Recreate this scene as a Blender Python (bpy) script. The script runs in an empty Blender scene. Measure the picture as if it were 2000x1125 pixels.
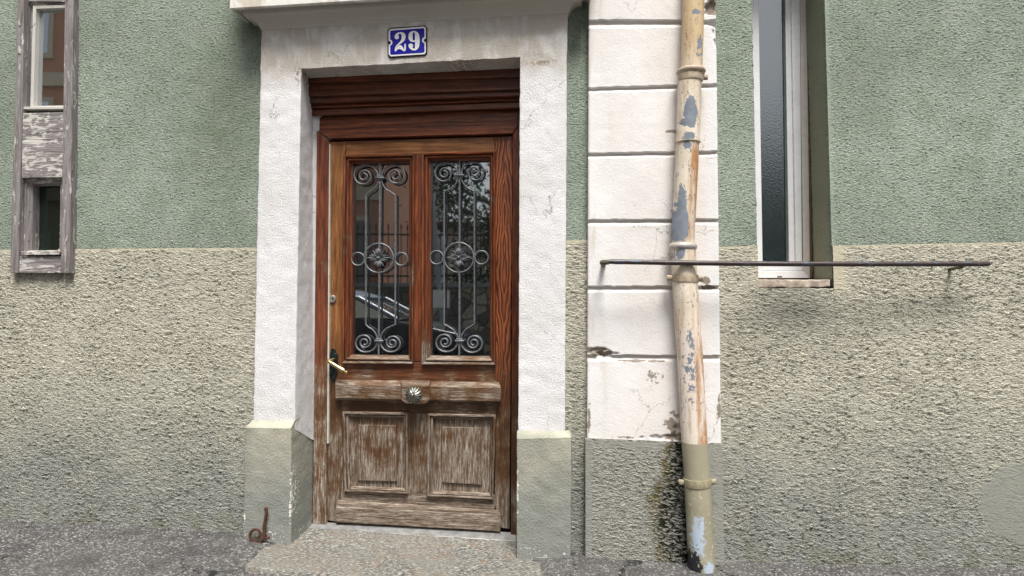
import bpy, bmesh, math, random
import numpy as np
from mathutils import Vector, Matrix, noise as mnoise
random.seed(7)
R = math.radians
S = bpy.context.scene

# ------------------------------------------------------------------ camera
W0, H0, F0 = 2000.0, 1125.0, 1250.0          # photo size and focal length in photo pixels
CAM = Vector((0.0, -3.3, 1.25))
YAW, PITCH, ROLL = R(5.95), R(1.85), R(0.5)
cam_d = bpy.data.cameras.new('camera'); cam = bpy.data.objects.new('camera', cam_d)
S.collection.objects.link(cam); S.camera = cam
cam_d.sensor_width = 36.0; cam_d.lens = 36.0 * F0 / W0; cam_d.clip_end = 600
RM = Matrix.Rotation(YAW, 3, 'Z') @ Matrix.Rotation(R(90) + PITCH, 3, 'X') @ Matrix.Rotation(ROLL, 3, 'Z')
cam.matrix_world = Matrix.Translation(CAM) @ RM.to_4x4()

# ------------------------------------------------------------------ light
wd = bpy.data.worlds.new('World'); S.world = wd; wd.use_nodes = True
wn = wd.node_tree; wn.nodes.clear()
sky = wn.nodes.new('ShaderNodeTexSky'); sky.sky_type = 'NISHITA'; sky.sun_disc = False
SUN_EL, SUN_AZ = 63.0, 165.0                  # azimuth clockwise from +Y
sky.sun_elevation = R(SUN_EL); sky.sun_rotation = R(SUN_AZ); sky.dust_density = 4.0; sky.air_density = 1.0
hs = wn.nodes.new('ShaderNodeHueSaturation'); hs.inputs['Saturation'].default_value = 0.25
bg = wn.nodes.new('ShaderNodeBackground'); bg.inputs[1].default_value = 0.085
wo = wn.nodes.new('ShaderNodeOutputWorld')
wn.links.new(sky.outputs[0], hs.inputs['Color']); wn.links.new(hs.outputs[0], bg.inputs[0]); wn.links.new(bg.outputs[0], wo.inputs[0])
sd = bpy.data.lights.new('sun', 'SUN'); sd.energy = 2.9; sd.angle = R(20); sd.color = (1.0, 0.96, 0.9)
sun = bpy.data.objects.new('sun', sd); S.collection.objects.link(sun)
az = R(SUN_AZ); el = R(SUN_EL)
sdir = Vector((math.sin(az) * math.cos(el), math.cos(az) * math.cos(el), math.sin(el)))
sun.rotation_euler = sdir.to_track_quat('Z', 'Y').to_euler(); sun.location = (0, -6, 12)
S.view_settings.view_transform = 'Standard'; S.view_settings.look = 'None'
S.view_settings.exposure = 0.85; S.view_settings.gamma = 1.0
S.render.engine = 'CYCLES'

# ------------------------------------------------------------------ photo pixel -> world point on the plane y = const
def P(px, py, y=0.0):
    d = RM @ Vector(((px - W0 / 2) / F0, -(py - H0 / 2) / F0, -1.0))
    t = (y - CAM.y) / d.y
    return CAM + d * t
def PG(px, py, z):
    d = RM @ Vector(((px - W0 / 2) / F0, -(py - H0 / 2) / F0, -1.0))
    return CAM + d * ((z - CAM.z) / d.z)
def MIR(px, py, Y, yp=0.2):                  # what the glass at y = yp shows at this pixel, on the plane y = Y behind the camera
    q = P(px, py, 2 * yp - Y); return Vector((q.x, Y, q.z))

# ------------------------------------------------------------------ scene graph helpers
ORG = {}
def tag(o, label=None, cat=None, group=None, kind=None):
    if label: o['label'] = label
    if cat: o['category'] = cat
    if group: o['group'] = group
    if kind: o['kind'] = kind
    return o
def empty(name, loc, label=None, cat=None, group=None):
    o = bpy.data.objects.new(name, None); S.collection.objects.link(o)
    o.location = loc; o.empty_display_size = 0.1; ORG[o.name] = Vector(loc)
    return tag(o, label, cat, group)
def link(name, me, mat, parent=None, smooth=True, bevel=0.0, ang=35):
    """mesh in world coordinates -> object whose origin sits at the base of the mesh"""
    n = len(me.vertices); co = np.empty(n * 3, dtype=np.float32); me.vertices.foreach_get('co', co); co = co.reshape(-1, 3)
    mn, mx = co.min(0), co.max(0)
    org = Vector(((mn[0] + mx[0]) / 2, (mn[1] + mx[1]) / 2, mn[2]))
    co = co - np.array(org, dtype=np.float32); me.vertices.foreach_set('co', co.ravel()); me.update()
    o = bpy.data.objects.new(name, me); S.collection.objects.link(o); ORG[o.name] = org
    if mat: me.materials.append(mat)
    if smooth:
        me.shade_smooth()
        me.set_sharp_from_angle(angle=R(ang))
    if parent: o.parent = parent; o.location = org - ORG[parent.name]
    else: o.location = org
    if bevel:
        b = o.modifiers.new('bevel', 'BEVEL'); b.width = bevel; b.segments = 2; b.limit_method = 'ANGLE'; b.angle_limit = R(40)
    return o
def mesh_of(bm):
    bmesh.ops.recalc_face_normals(bm, faces=bm.faces); me = bpy.data.meshes.new('m'); bm.to_mesh(me); bm.free(); return me
def obj(name, bm, mat, parent=None, **k): return link(name, mesh_of(bm), mat, parent, **k)
def grid_mesh(V, attr=None, keep=None, name='m'):
    """V: array rows x cols x 3"""
    r, c = V.shape[:2]; me = bpy.data.meshes.new(name)
    idx = np.arange(r * c).reshape(r, c)
    q = np.stack([idx[:-1, :-1], idx[:-1, 1:], idx[1:, 1:], idx[1:, :-1]], -1)
    if keep is not None: q = q[keep]
    q = q.reshape(-1, 4)
    me.vertices.add(r * c); me.vertices.foreach_set('co', V.astype(np.float32).ravel())
    me.loops.add(q.size); me.loops.foreach_set('vertex_index', q.ravel().astype(np.int32))
    me.polygons.add(len(q)); me.polygons.foreach_set('loop_start', np.arange(0, q.size, 4, dtype=np.int32))
    me.polygons.foreach_set('loop_total', np.full(len(q), 4, dtype=np.int32)); me.update(calc_edges=True)
    if attr is not None:
        for k, a in attr.items():
            at = me.attributes.new(k, 'FLOAT', 'POINT'); at.data.foreach_set('value', a.astype(np.float32).ravel())
    return me
def join_meshes(ms):
    bm = bmesh.new()
    for m in ms: bm.from_mesh(m)
    return bm

# a cheap numpy value noise for shaping meshes
_rng = np.random.RandomState(3); _T = _rng.rand(64, 64, 64)
def vnoise(x, y, z, s):
    x, y, z = x * s + 31.7, y * s + 17.3, z * s + 5.1
    xi, yi, zi = np.floor(x).astype(int), np.floor(y).astype(int), np.floor(z).astype(int)
    fx, fy, fz = x - xi, y - yi, z - zi
    fx, fy, fz = [f * f * (3 - 2 * f) for f in (fx, fy, fz)]
    g = lambda a, b, c: _T[(xi + a) % 64, (yi + b) % 64, (zi + c) % 64]
    l = lambda a, b, t: a + (b - a) * t
    return l(l(l(g(0,0,0), g(1,0,0), fx), l(g(0,1,0), g(1,1,0), fx), fy), l(l(g(0,0,1), g(1,0,1), fx), l(g(0,1,1), g(1,1,1), fx), fy), fz) - 0.5

def rail(a, b, y, y2=None):
    """a line through two photo pixels on plane y, optionally moved to depth y2"""
    A, B = P(*a, y), P(*b, y)
    if y2 is not None: A.y = y2; B.y = y2
    return A, B
def loft(rails, n=60, step=0.02, rnd=0.003, jit=0.0012, js=14, jit2=0.0):
    """sheet through successive rails; corners are rounded by two extra rails"""
    Rr = []
    for i, (A, B) in enumerate(rails):
        if 0 < i < len(rails) - 1 and rnd:
            for q, s in ((i - 1, 1), (i + 1, 1)):
                row = []
                for X, Y in zip((A, B), rails[q]):
                    d = Y - X; L = d.length; row.append(X + d * min(rnd / max(L, 1e-6), 0.4))
                if q == i - 1: pre = row
                else: post = row
            mid = [(pre[k] + post[k]) * 0.25 + (A, B)[k] * 0.5 for k in (0, 1)]
            Rr += [tuple(pre), tuple(mid), tuple(post)]
        else: Rr.append((A, B))
    lines = []
    for i in range(len(Rr) - 1):
        L = (Rr[i + 1][0] - Rr[i][0]).length; k = max(1, int(L / step))
        for j in range(k):
            t = j / k; lines.append((Rr[i][0].lerp(Rr[i + 1][0], t), Rr[i][1].lerp(Rr[i + 1][1], t)))
    lines.append(Rr[-1])
    A = np.array([l[0] for l in lines]); B = np.array([l[1] for l in lines]); t = np.linspace(0, 1, n)[:, None, None]
    V = A[None] * (1 - t) + B[None] * t
    if jit or jit2:
        x, y, z = V[..., 0], V[..., 1], V[..., 2]
        off = [vnoise(x + 3 * k, y, z, js) * 2 * jit + vnoise(x - 5 * k, y, z, 60) * 2 * jit2 for k in range(3)]
        V = V + np.stack(off, -1)
    return grid_mesh(V)

def prism(pts, yf, depth, bm=None):
    """photo-pixel polygon seen at depth yf, extruded straight back"""
    bm = bm or bmesh.new()
    f = [P(x, y, yf) for x, y in pts]; b = [Vector((p.x, p.y + depth, p.z)) for p in f]
    vf = [bm.verts.new(p) for p in f]; vb = [bm.verts.new(p) for p in b]
    bm.faces.new(vf); bm.faces.new(vb[::-1]); n = len(pts)
    for i in range(n): bm.faces.new((vf[i], vb[i], vb[(i + 1) % n], vf[(i + 1) % n]))
    return bm
def frustum(back, yb, front, yf, extra=0.0, bm=None):
    bm = bm or bmesh.new()
    f = [bm.verts.new(P(x, y, yf)) for x, y in front]; b = [bm.verts.new(P(x, y, yb)) for x, y in back]
    bm.faces.new(f); n = len(f)
    for i in range(n): bm.faces.new((f[i], b[i], b[(i + 1) % n], f[(i + 1) % n]))
    if extra:
        c = [bm.verts.new(v.co + Vector((0, extra, 0))) for v in b]
        for i in range(n): bm.faces.new((b[i], c[i], c[(i + 1) % n], b[(i + 1) % n]))
        bm.faces.new(c[::-1])
    else: bm.faces.new(b[::-1])
    return bm
def frame_ring(outer, inner, yref, prof, bm=None):
    """mitred picture-frame moulding; prof = [(t, y)], t 0 outer .. 1 inner"""
    bm = bm or bmesh.new(); O = [P(x, y, yref) for x, y in outer]; I = [P(x, y, yref) for x, y in inner]
    rings = []
    for t, y in prof:
        rings.append([bm.verts.new(Vector((o.x + (i.x - o.x) * t, y, o.z + (i.z - o.z) * t))) for o, i in zip(O, I)])
    for a, b in zip(rings, rings[1:]):
        for k in range(4): bm.faces.new((a[k], a[(k + 1) % 4], b[(k + 1) % 4], b[k]))
    return bm
def box(x0, x1, y0, y1, z0, z1, bm=None):
    bm = bm or bmesh.new()
    v = [bm.verts.new((x, y, z)) for x in (x0, x1) for y in (y0, y1) for z in (z0, z1)]
    for f in ((0,1,3,2),(4,6,7,5),(0,4,5,1),(2,3,7,6),(0,2,6,4),(1,5,7,3)): bm.faces.new([v[i] for i in f])
    return bm
def tube(pts, r, n=8, bm=None, square=False, twist=0.0, cap=True, flat=1.0, up=None):
    bm = bm or bmesh.new(); pts = [Vector(p) for p in pts]; rs = r if hasattr(r, '__len__') else [r] * len(pts)
    t0 = (pts[1] - pts[0]).normalized(); u = Vector(up) if up else (Vector((0, 1, 0)) if abs(t0.y) < 0.9 else Vector((1, 0, 0)))
    rings = []; acc = 0
    for i, p in enumerate(pts):
        t = (pts[min(i + 1, len(pts) - 1)] - pts[max(i - 1, 0)]).normalized()
        u = (u - t * u.dot(t)).normalized(); v = t.cross(u)
        if i: acc += twist * (pts[i] - pts[i - 1]).length
        ring = []
        for k in range(n):
            a = 2 * math.pi * k / n + acc + (math.pi / 4 if square else 0)
            ring.append(bm.verts.new(p + (u * math.cos(a) * flat + v * math.sin(a)) * rs[i]))
        rings.append(ring)
    for a, b in zip(rings, rings[1:]):
        for k in range(n): bm.faces.new((a[k], a[(k + 1) % n], b[(k + 1) % n], b[k]))
    if cap: bm.faces.new(rings[0][::-1]); bm.faces.new(rings[-1])
    return bm
def lathe(prof, c, axis='y-', n=32, bm=None, mod=None):
    """prof [(radius, distance along the axis)]; axis y- points to the street"""
    bm = bm or bmesh.new(); c = Vector(c); rings = []
    for r, h in prof:
        ring = []
        for k in range(n):
            a = 2 * math.pi * k / n; rr = r * (mod(a, r, h) if mod else 1)
            o = Vector((math.cos(a) * rr, -h, math.sin(a) * rr)) if axis == 'y-' else Vector((math.cos(a) * rr, math.sin(a) * rr, h))
            ring.append(bm.verts.new(c + o))
        rings.append(ring)
    for a, b in zip(rings, rings[1:]):
        for k in range(n): bm.faces.new((a[k], a[(k + 1) % n], b[(k + 1) % n], b[k]))
    bm.faces.new(rings[0][::-1]); bm.faces.new(rings[-1])
    return bm
def catmull(pts, n=8, closed=False):
    out = []; m = len(pts); rng = range(m if closed else m - 1)
    for i in rng:
        if closed: a, b, c, d = [Vector(pts[(i + k) % m]) for k in (-1, 0, 1, 2)]
        else: a, b, c, d = Vector(pts[max(i - 1, 0)]), Vector(pts[i]), Vector(pts[i + 1]), Vector(pts[min(i + 2, m - 1)])
        for k in range(n):
            t = k / n; out.append(0.5 * ((2 * b) + (c - a) * t + (2 * a - 5 * b + 4 * c - d) * t * t + (3 * b - a - 3 * c + d) * t ** 3))
    if not closed: out.append(Vector(pts[-1]))
    return out

# ------------------------------------------------------------------ materials
class Mat:
    def __init__(s, name, disp=False):
        s.m = bpy.data.materials.new(name); s.m.use_nodes = True; s.t = s.m.node_tree; s.t.nodes.clear()
        s.out = s.t.nodes.new('ShaderNodeOutputMaterial'); s.b = s.t.nodes.new('ShaderNodeBsdfPrincipled')
        s.t.links.new(s.b.outputs[0], s.out.inputs[0])
        if disp: s.m.displacement_method = 'BOTH'
        s._p = None; s._x = None
    def n(s, ty): return s.t.nodes.new(ty)
    def put(s, v, sock):
        if hasattr(v, 'links') or isinstance(v, bpy.types.NodeSocket): s.t.links.new(v, sock)
        elif v is not None:
            if sock.type == 'RGBA' and not hasattr(v, '__len__'): v = (v, v, v, 1)
            if sock.type == 'RGBA' and len(v) == 3: v = (*v, 1)
            sock.default_value = v
    def pos(s):
        if not s._p: s._p = s.n('ShaderNodeNewGeometry').outputs['Position']
        return s._p
    def xyz(s):
        if not s._x:
            q = s.n('ShaderNodeSeparateXYZ'); s.put(s.pos(), q.inputs[0]); s._x = q.outputs
        return s._x
    def rnd(s): return s.n('ShaderNodeObjectInfo').outputs['Random']
    def math(s, op, a, b=0.0, c=None, clamp=False):
        q = s.n('ShaderNodeMath'); q.operation = op; q.use_clamp = clamp; s.put(a, q.inputs[0]); s.put(b, q.inputs[1])
        if c is not None: s.put(c, q.inputs[2])
        return q.outputs[0]
    def vm(s, op, a, b):
        q = s.n('ShaderNodeVectorMath'); q.operation = op; s.put(a, q.inputs[0]); s.put(b, q.inputs[1])
        return q.outputs['Value'] if op in ('LENGTH', 'DOT_PRODUCT') else q.outputs['Vector']
    def comb(s, x, y, z):
        q = s.n('ShaderNodeCombineXYZ'); s.put(x, q.inputs[0]); s.put(y, q.inputs[1]); s.put(z, q.inputs[2]); return q.outputs[0]
    def noise(s, scale, detail=3, rough=0.5, dist=0.0, vec=None, st=None, w=None):
        q = s.n('ShaderNodeTexNoise'); v = vec or s.pos()
        if st: v = s.vm('MULTIPLY', v, st)
        if w is not None: q.noise_dimensions = '4D'; s.put(w, q.inputs['W'])
        s.put(v, q.inputs['Vector']); q.inputs['Scale'].default_value = scale; q.inputs['Detail'].default_value = detail
        q.inputs['Roughness'].default_value = rough; q.inputs['Distortion'].default_value = dist
        return q.outputs[0]
    def voro(s, scale, feat='F1', st=None, rand=1.0, vec=None, out='Distance'):
        q = s.n('ShaderNodeTexVoronoi'); q.feature = feat; v = vec or s.pos()
        if st: v = s.vm('MULTIPLY', v, st)
        s.put(v, q.inputs['Vector']); q.inputs['Scale'].default_value = scale; q.inputs['Randomness'].default_value = rand
        return q.outputs[out]
    def mr(s, v, a, b, c=0.0, d=1.0, smooth=True):
        q = s.n('ShaderNodeMapRange'); q.clamp = True
        if smooth: q.interpolation_type = 'SMOOTHSTEP'
        s.put(v, q.inputs[0])
        for i, k in enumerate((a, b, c, d)): s.put(k, q.inputs[i + 1])
        return q.outputs[0]
    def mix(s, f, a, b, mode='MIX'):
        q = s.n('ShaderNodeMix'); q.data_type = 'RGBA'; q.blend_type = mode; s.put(f, q.inputs[0]); s.put(a, q.inputs[6]); s.put(b, q.inputs[7]); return q.outputs[2]
    def ramp(s, f, st):
        q = s.n('ShaderNodeValToRGB'); s.put(f, q.inputs[0]); e = q.color_ramp.elements
        while len(e) < len(st): e.new(0.5)
        for k, (p, c) in zip(e, st): k.position = p; k.color = (*c, 1) if len(c) == 3 else c
        return q.outputs[0]
    def blob(s, px, py, rx, ry, y=0.0, soft=1.0):
        """soft-edged patch mask: 1 inside .. 0 outside, radii in photo pixels (about 380 to the metre)"""
        c = P(px, py, y); v = s.vm('SUBTRACT', s.pos(), (c.x, 0, c.z)); v = s.vm('MULTIPLY', v, (380 / rx, 0.0, 380 / ry))
        return s.mr(s.vm('LENGTH', v, (0, 0, 0)), 1.0, max(0.0, 1.0 - soft))
    def attr(s, name):
        q = s.n('ShaderNodeAttribute'); q.attribute_name = name; return q.outputs['Fac']
    def mx(s, *a):
        r = a[0]
        for k in a[1:]: r = s.math('MAXIMUM', r, k)
        return r
    def bump(s, h, strength=0.5, dist=0.01):
        q = s.n('ShaderNodeBump'); q.inputs['Strength'].default_value = strength; q.inputs['Distance'].default_value = dist
        s.put(h, q.inputs['Height']); s.t.links.new(q.outputs[0], s.b.inputs['Normal'])
    def disp(s, h, scale, mid=0.5):
        q = s.n('ShaderNodeDisplacement'); s.put(h, q.inputs['Height']); q.inputs['Midlevel'].default_value = mid; q.inputs['Scale'].default_value = scale
        s.t.links.new(q.outputs[0], s.out.inputs['Displacement'])
    def fin(s, col, rough=0.8, metal=0.0, spec=0.5):
        s.put(col, s.b.inputs['Base Color']); s.put(rough, s.b.inputs['Roughness']); s.put(metal, s.b.inputs['Metallic']); s.b.inputs['Specular IOR Level'].default_value = spec
        return s.m
MT = {}

def m_green():
    m = Mat('green_render', True)
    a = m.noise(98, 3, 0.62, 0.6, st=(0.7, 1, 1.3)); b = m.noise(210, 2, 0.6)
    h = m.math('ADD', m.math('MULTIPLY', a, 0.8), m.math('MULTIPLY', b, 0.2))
    e = m.attr('edge'); h2 = m.math('ADD', m.math('MULTIPLY', m.math('SUBTRACT', h, 0.5), m.math('SUBTRACT', 1.0, m.math('MULTIPLY', e, 0.8))), 0.5)
    m.disp(h2, 0.023)
    big = m.noise(1.3, 4, 0.6); mid = m.noise(7, 4, 0.65, 0.5)
    c = m.mix(m.mr(big, 0.3, 0.7), (0.25, 0.29, 0.24), (0.345, 0.395, 0.335))
    c = m.mix(m.mr(mid, 0.35, 0.75, 0, 0.45), c, (0.17, 0.22, 0.16))
    c = m.mix(m.mr(h, 0.38, 0.5, 0.65, 0.0), c, (0.085, 0.105, 0.085)); c = m.mix(m.mr(h, 0.56, 0.68, 0, 0.4), c, (0.44, 0.50, 0.43))  # colour follows the relief: painted shade in pits, painted light on crests
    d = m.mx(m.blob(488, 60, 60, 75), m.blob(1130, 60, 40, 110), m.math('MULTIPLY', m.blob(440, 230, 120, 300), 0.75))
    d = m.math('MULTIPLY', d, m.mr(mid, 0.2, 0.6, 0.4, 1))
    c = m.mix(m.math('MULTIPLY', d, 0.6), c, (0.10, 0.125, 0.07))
    c = m.mix(m.math('MULTIPLY', e, 0.3), c, (0.36, 0.43, 0.35)); c = m.mix(m.mr(m.xyz()[1], 0.02, 0.05, 0, 0.8), c, (0.34, 0.345, 0.26))
    MT['green'] = m.fin(c, 0.9, spec=0.25)
def m_rough(name, lo, hi, zt, amp=0.036, smooth_edge=True):
    m = Mat(name, True)
    q = m.xyz(); sk = m.comb(m.math('MULTIPLY', q[0], 0.58), q[1], m.math('MULTIPLY', m.math('ADD', q[2], m.math('MULTIPLY', q[0], 0.10)), 1.45)); v = m.noise(64, 2, 0.5, 0.9, vec=sk); w = m.noise(120, 3, 0.66, 0.3, vec=sk)
    rid = m.math('SUBTRACT', 1.0, m.math('ABSOLUTE', m.math('SUBTRACT', m.math('MULTIPLY', v, 2.4), 1.2)))
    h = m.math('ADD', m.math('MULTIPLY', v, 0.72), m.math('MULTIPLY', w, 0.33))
    e = m.attr('edge')
    ptc = m.mr(m.math('ADD', m.blob(2000, 985, 115, 105, soft=0.7), m.math('MULTIPLY', m.math('SUBTRACT', m.noise(14, 5, .7), .5), 1.1)), 0.38, 0.52); sm = m.mx(e, ptc)
    h2 = m.math('ADD', m.math('MULTIPLY', m.math('SUBTRACT', h, 0.55), m.math('SUBTRACT', 1.0, m.math('MULTIPLY', sm, 0.85))), 0.5)
    h2 = m.math('ADD', m.math('MULTIPLY', m.math('SUBTRACT', h2, 0.5), m.mr(m.noise(2.7, 3), 0.3, 0.7, 0.65, 1.2)), 0.5)
    m.disp(h2, amp)
    x, y, z = m.xyz(); big = m.noise(1.6, 4, 0.6); mid = m.noise(6, 5, 0.65, 0.6)
    k = m.math('ADD', z, m.math('MULTIPLY', m.math('SUBTRACT', mid, 0.5), 0.75))
    k = m.math('ADD', k, m.math('MULTIPLY', m.math('SUBTRACT', big, 0.5), 0.5))
    c = m.mix(m.mr(k, zt[0], zt[1]), lo, hi)
    c = m.mix(m.mr(mid, 0.45, 0.75, 0, 0.35), c, (0.27, 0.26, 0.215))
    c = m.mix(m.mr(m.noise(240, 2, 0.7), 0.62, 0.72, 0, 0.5), c, (0.75, 0.72, 0.6))
    c = m.mix(m.mr(h, 0.38, 0.52, 0.6, 0.0), c, (0.10, 0.10, 0.085)); c = m.mix(m.mr(h, 0.58, 0.72, 0, 0.35), c, (0.64, 0.62, 0.53))  # relief shading painted into the colour: dark pits, pale crests
    c = m.mix(m.math('MULTIPLY', e, 0.55), c, (0.55, 0.50, 0.36) if name == 'roughcast' else (0.26, 0.265, 0.235))
    dk = m.mx(m.blob(1545, 600, 120, 75), m.math('MULTIPLY', m.blob(1128, 900, 30, 330), 0.5))  # darker patch below the tall window, darker strip left of the pilaster
    c = m.mix(m.math('MULTIPLY', dk, 0.6), c, (0.14, 0.14, 0.125))
    c = m.mix(m.math('MULTIPLY', ptc, 0.7), c, (0.235, 0.245, 0.215))
    mz = m.math('MULTIPLY', m.mx(m.blob(1345, 900, 75, 140), m.blob(1350, 1010, 120, 210)), m.mr(x, P(1372, 900).x, P(1350, 900).x))
    moss = m.math('ADD', mz, m.math('MULTIPLY', m.math('SUBTRACT', m.noise(11, 5, 0.7), 0.5), 0.9)); moss = m.math('MULTIPLY', m.mr(moss, 0.12, 0.45), m.mr(mz, 0.0, 0.2))
    moss = m.math('MULTIPLY', moss, m.mr(h, 0.585, 0.50, 0.25, 1.0))
    mc = m.mix(m.mr(mz, 0.25, 0.6), m.mix(m.noise(20, 3), (0.14, 0.10, 0.035), (0.07, 0.075, 0.02)), (0.010, 0.011, 0.006))
    if name == 'pilaster_base': c = m.mix(moss, c, mc)
    if name != 'pilaster_base':
        gm = m.math('MULTIPLY', m.mr(z, 0.22, 0.02), m.mr(m.noise(10, 3), 0.45, 0.65)); c = m.mix(m.math('MULTIPLY', gm, 0.4), c, (0.10, 0.10, 0.03))
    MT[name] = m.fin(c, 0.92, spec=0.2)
def m_white():
    m = Mat('white_plaster', False); x, y, z = m.xyz()
    a = m.noise(125, 5, 0.75); b = m.noise(16, 4, 0.6); h = m.math('ADD', a, m.math('MULTIPLY', b, 0.35)); pit = m.mr(m.voro(70, rand=1), 0.1, 0.0)
    pits = m.math('MULTIPLY', pit, m.mr(m.noise(22, 3), 0.52, 0.62))
    m.bump(m.math('SUBTRACT', h, m.math('MULTIPLY', pits, 1.6)), 0.9, 0.007)
    big = m.noise(2.2, 5, 0.6)
    c = m.mix(m.mr(big, 0.3, 0.7), (0.70, 0.69, 0.685), (0.80, 0.795, 0.81))
    top = m.mr(z, P(800, 190).z, P(800, 120).z)
    st = m.noise(9, 5, 0.65, 0.4, st=(1.0, 1, 0.6))
    c = m.mix(m.math('MULTIPLY', top, m.mr(st, 0.3, 0.6, 0.35, 1.0)), c, (0.48, 0.44, 0.385))
    stre = m.math('MULTIPLY', m.mr(m.noise(30, 3, 0.6, st=(1, 1, 0.12)), 0.6, 0.7), top)
    c = m.mix(m.math('MULTIPLY', stre, 0.5), c, (0.72, 0.70, 0.66))
    spk = m.math('MULTIPLY', m.mr(m.noise(130, 4, 0.7, st=(0.6, 1, 1.6)), 0.66, 0.72), m.mr(m.noise(5, 3), 0.42, 0.6))
    c = m.mix(m.math('MULTIPLY', spk, 0.75), c, (0.20, 0.17, 0.14))
    c = m.mix(m.math('MULTIPLY', pits, 0.5), c, (0.24, 0.21, 0.18))
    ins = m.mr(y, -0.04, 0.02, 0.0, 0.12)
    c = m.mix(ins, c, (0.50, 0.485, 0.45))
    brk = m.math('MULTIPLY', m.mx(m.blob(1060, 130, 60, 10), m.blob(905, 128, 60, 9), m.blob(590, 150, 12, 40)), m.mr(m.noise(60, 3), 0.45, 0.55))
    c = m.mix(brk, c, (0.30, 0.24, 0.18))
    cv = m.voro(2.6, feat='DISTANCE_TO_EDGE', vec=m.vm('ADD', m.pos(), m.vm('MULTIPLY', m.comb(m.noise(7, 5, .7), 0.0, m.noise(9, 5, .7)), (.22, 0, .22))))
    c = m.mix(m.math('MULTIPLY', m.math('MULTIPLY', m.mr(cv, 0.006, 0.002), m.mr(m.noise(3.3, 3), 0.5, 0.58)), 0.65), c, (0.16, 0.13, 0.10))
    MT['white'] = m.fin(c, 0.85, spec=0.25)
def m_cornice():
    m = Mat('cornice_plaster'); x, y, z = m.xyz(); m.bump(m.noise(60, 4, 0.6), 0.4, 0.004)
    c = m.mix(m.noise(4, 5, 0.65), (0.44, 0.41, 0.36), (0.56, 0.53, 0.48))
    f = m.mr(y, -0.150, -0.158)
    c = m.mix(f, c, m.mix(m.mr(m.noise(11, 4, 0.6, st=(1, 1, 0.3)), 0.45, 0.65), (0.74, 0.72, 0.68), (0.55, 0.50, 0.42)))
    spk = m.mr(m.noise(45, 4, 0.7, st=(0.6, 1, 1.3)), 0.68, 0.72)
    c = m.mix(m.math('MULTIPLY', spk, 0.7), c, (0.2, 0.16, 0.12))
    MT['cornice'] = m.fin(c, 0.85, spec=0.25)
def m_pil():
    m = Mat('pilaster_plaster'); x, y, z = m.xyz()
    m.bump(m.math('ADD', m.noise(95, 5, 0.7), m.math('MULTIPLY', m.noise(14, 3), 0.4)), 0.45, 0.005)
    big = m.noise(2.5, 5, 0.6)
    c = m.mix(m.mr(big, 0.3, 0.7), (0.70, 0.68, 0.66), (0.80, 0.79, 0.78))
    pk = m.mr(x, P(1150, 300).x, P(1345, 300).x)
    c = m.mix(m.math('MULTIPLY', pk, m.mr(m.noise(4, 3), 0.3, 0.7, 0.1, 0.6)), c, (0.68, 0.61, 0.56))
    c = m.mix(m.math('MULTIPLY', m.mr(x, P(1365, 300).x, P(1385, 300).x), 0.6), c, (0.74, 0.755, 0.77))
    c = m.mix(m.mr(y, -0.044, -0.036, 0, 0.4), c, (0.60, 0.53, 0.46))          # darker tan in the recessed joints
    dr = m.math('MULTIPLY', m.mr(m.noise(13, 4, 0.6, st=(1, 1, 0.15)), 0.5, 0.65), m.mr(x, P(1210, 300).x, P(1150, 300).x))
    c = m.mix(m.math('MULTIPLY', dr, 0.5), c, (0.52, 0.44, 0.33))
    n1 = m.noise(28, 5, 0.7); n2 = m.noise(70, 4, 0.7)
    ar = m.mx(m.blob(1172, 686, 34, 12, soft=0.6), m.blob(1325, 850, 60, 15), m.math('MULTIPLY', m.blob(1275, 738, 36, 42), 0.66), m.blob(1390, 20, 25, 28, soft=.7),
              m.blob(1399, 60, 9, 40), m.math('MULTIPLY', m.blob(1312, 825, 36, 50), .75), m.blob(1312, 262, 26, 8), m.blob(1380, 562, 30, 10), m.blob(1375, 548, 16, 14), m.math('MULTIPLY', m.blob(1250, 703, 110, 5), .8),
              m.math('MULTIPLY', m.blob(1400, 800, 8, 60), .8), m.math('MULTIPLY', m.blob(1150, 820, 8, 60), .8), m.math('MULTIPLY', m.blob(1300, 80, 20, 60), .45), m.math('MULTIPLY', m.blob(1215, 850, 90, 6), .7))
    ch = m.mr(m.math('ADD', ar, m.math('MULTIPLY', m.math('SUBTRACT', n1, 0.5), 1.9)), 0.52, 0.58)
    c = m.mix(ch, c, m.mix(n2, (0.20, 0.17, 0.14), (0.34, 0.29, 0.24)))
    spk = m.math('MULTIPLY', m.mr(n2, 0.68, 0.72), 0.7); c = m.mix(spk, c, (0.25, 0.2, 0.16))
    cv = m.voro(2.6, feat='DISTANCE_TO_EDGE', vec=m.vm('ADD', m.pos(), m.vm('MULTIPLY', m.comb(m.noise(7, 5, .7), 0.0, m.noise(9, 5, .7)), (.22, 0, .22))))
    c = m.mix(m.math('MULTIPLY', m.math('MULTIPLY', m.mr(cv, 0.006, 0.002), m.mr(m.noise(3.3, 3), 0.5, 0.58)), 0.65), c, (0.16, 0.13, 0.10))
    MT['pil'] = m.fin(c, 0.85, spec=0.25)
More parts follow.
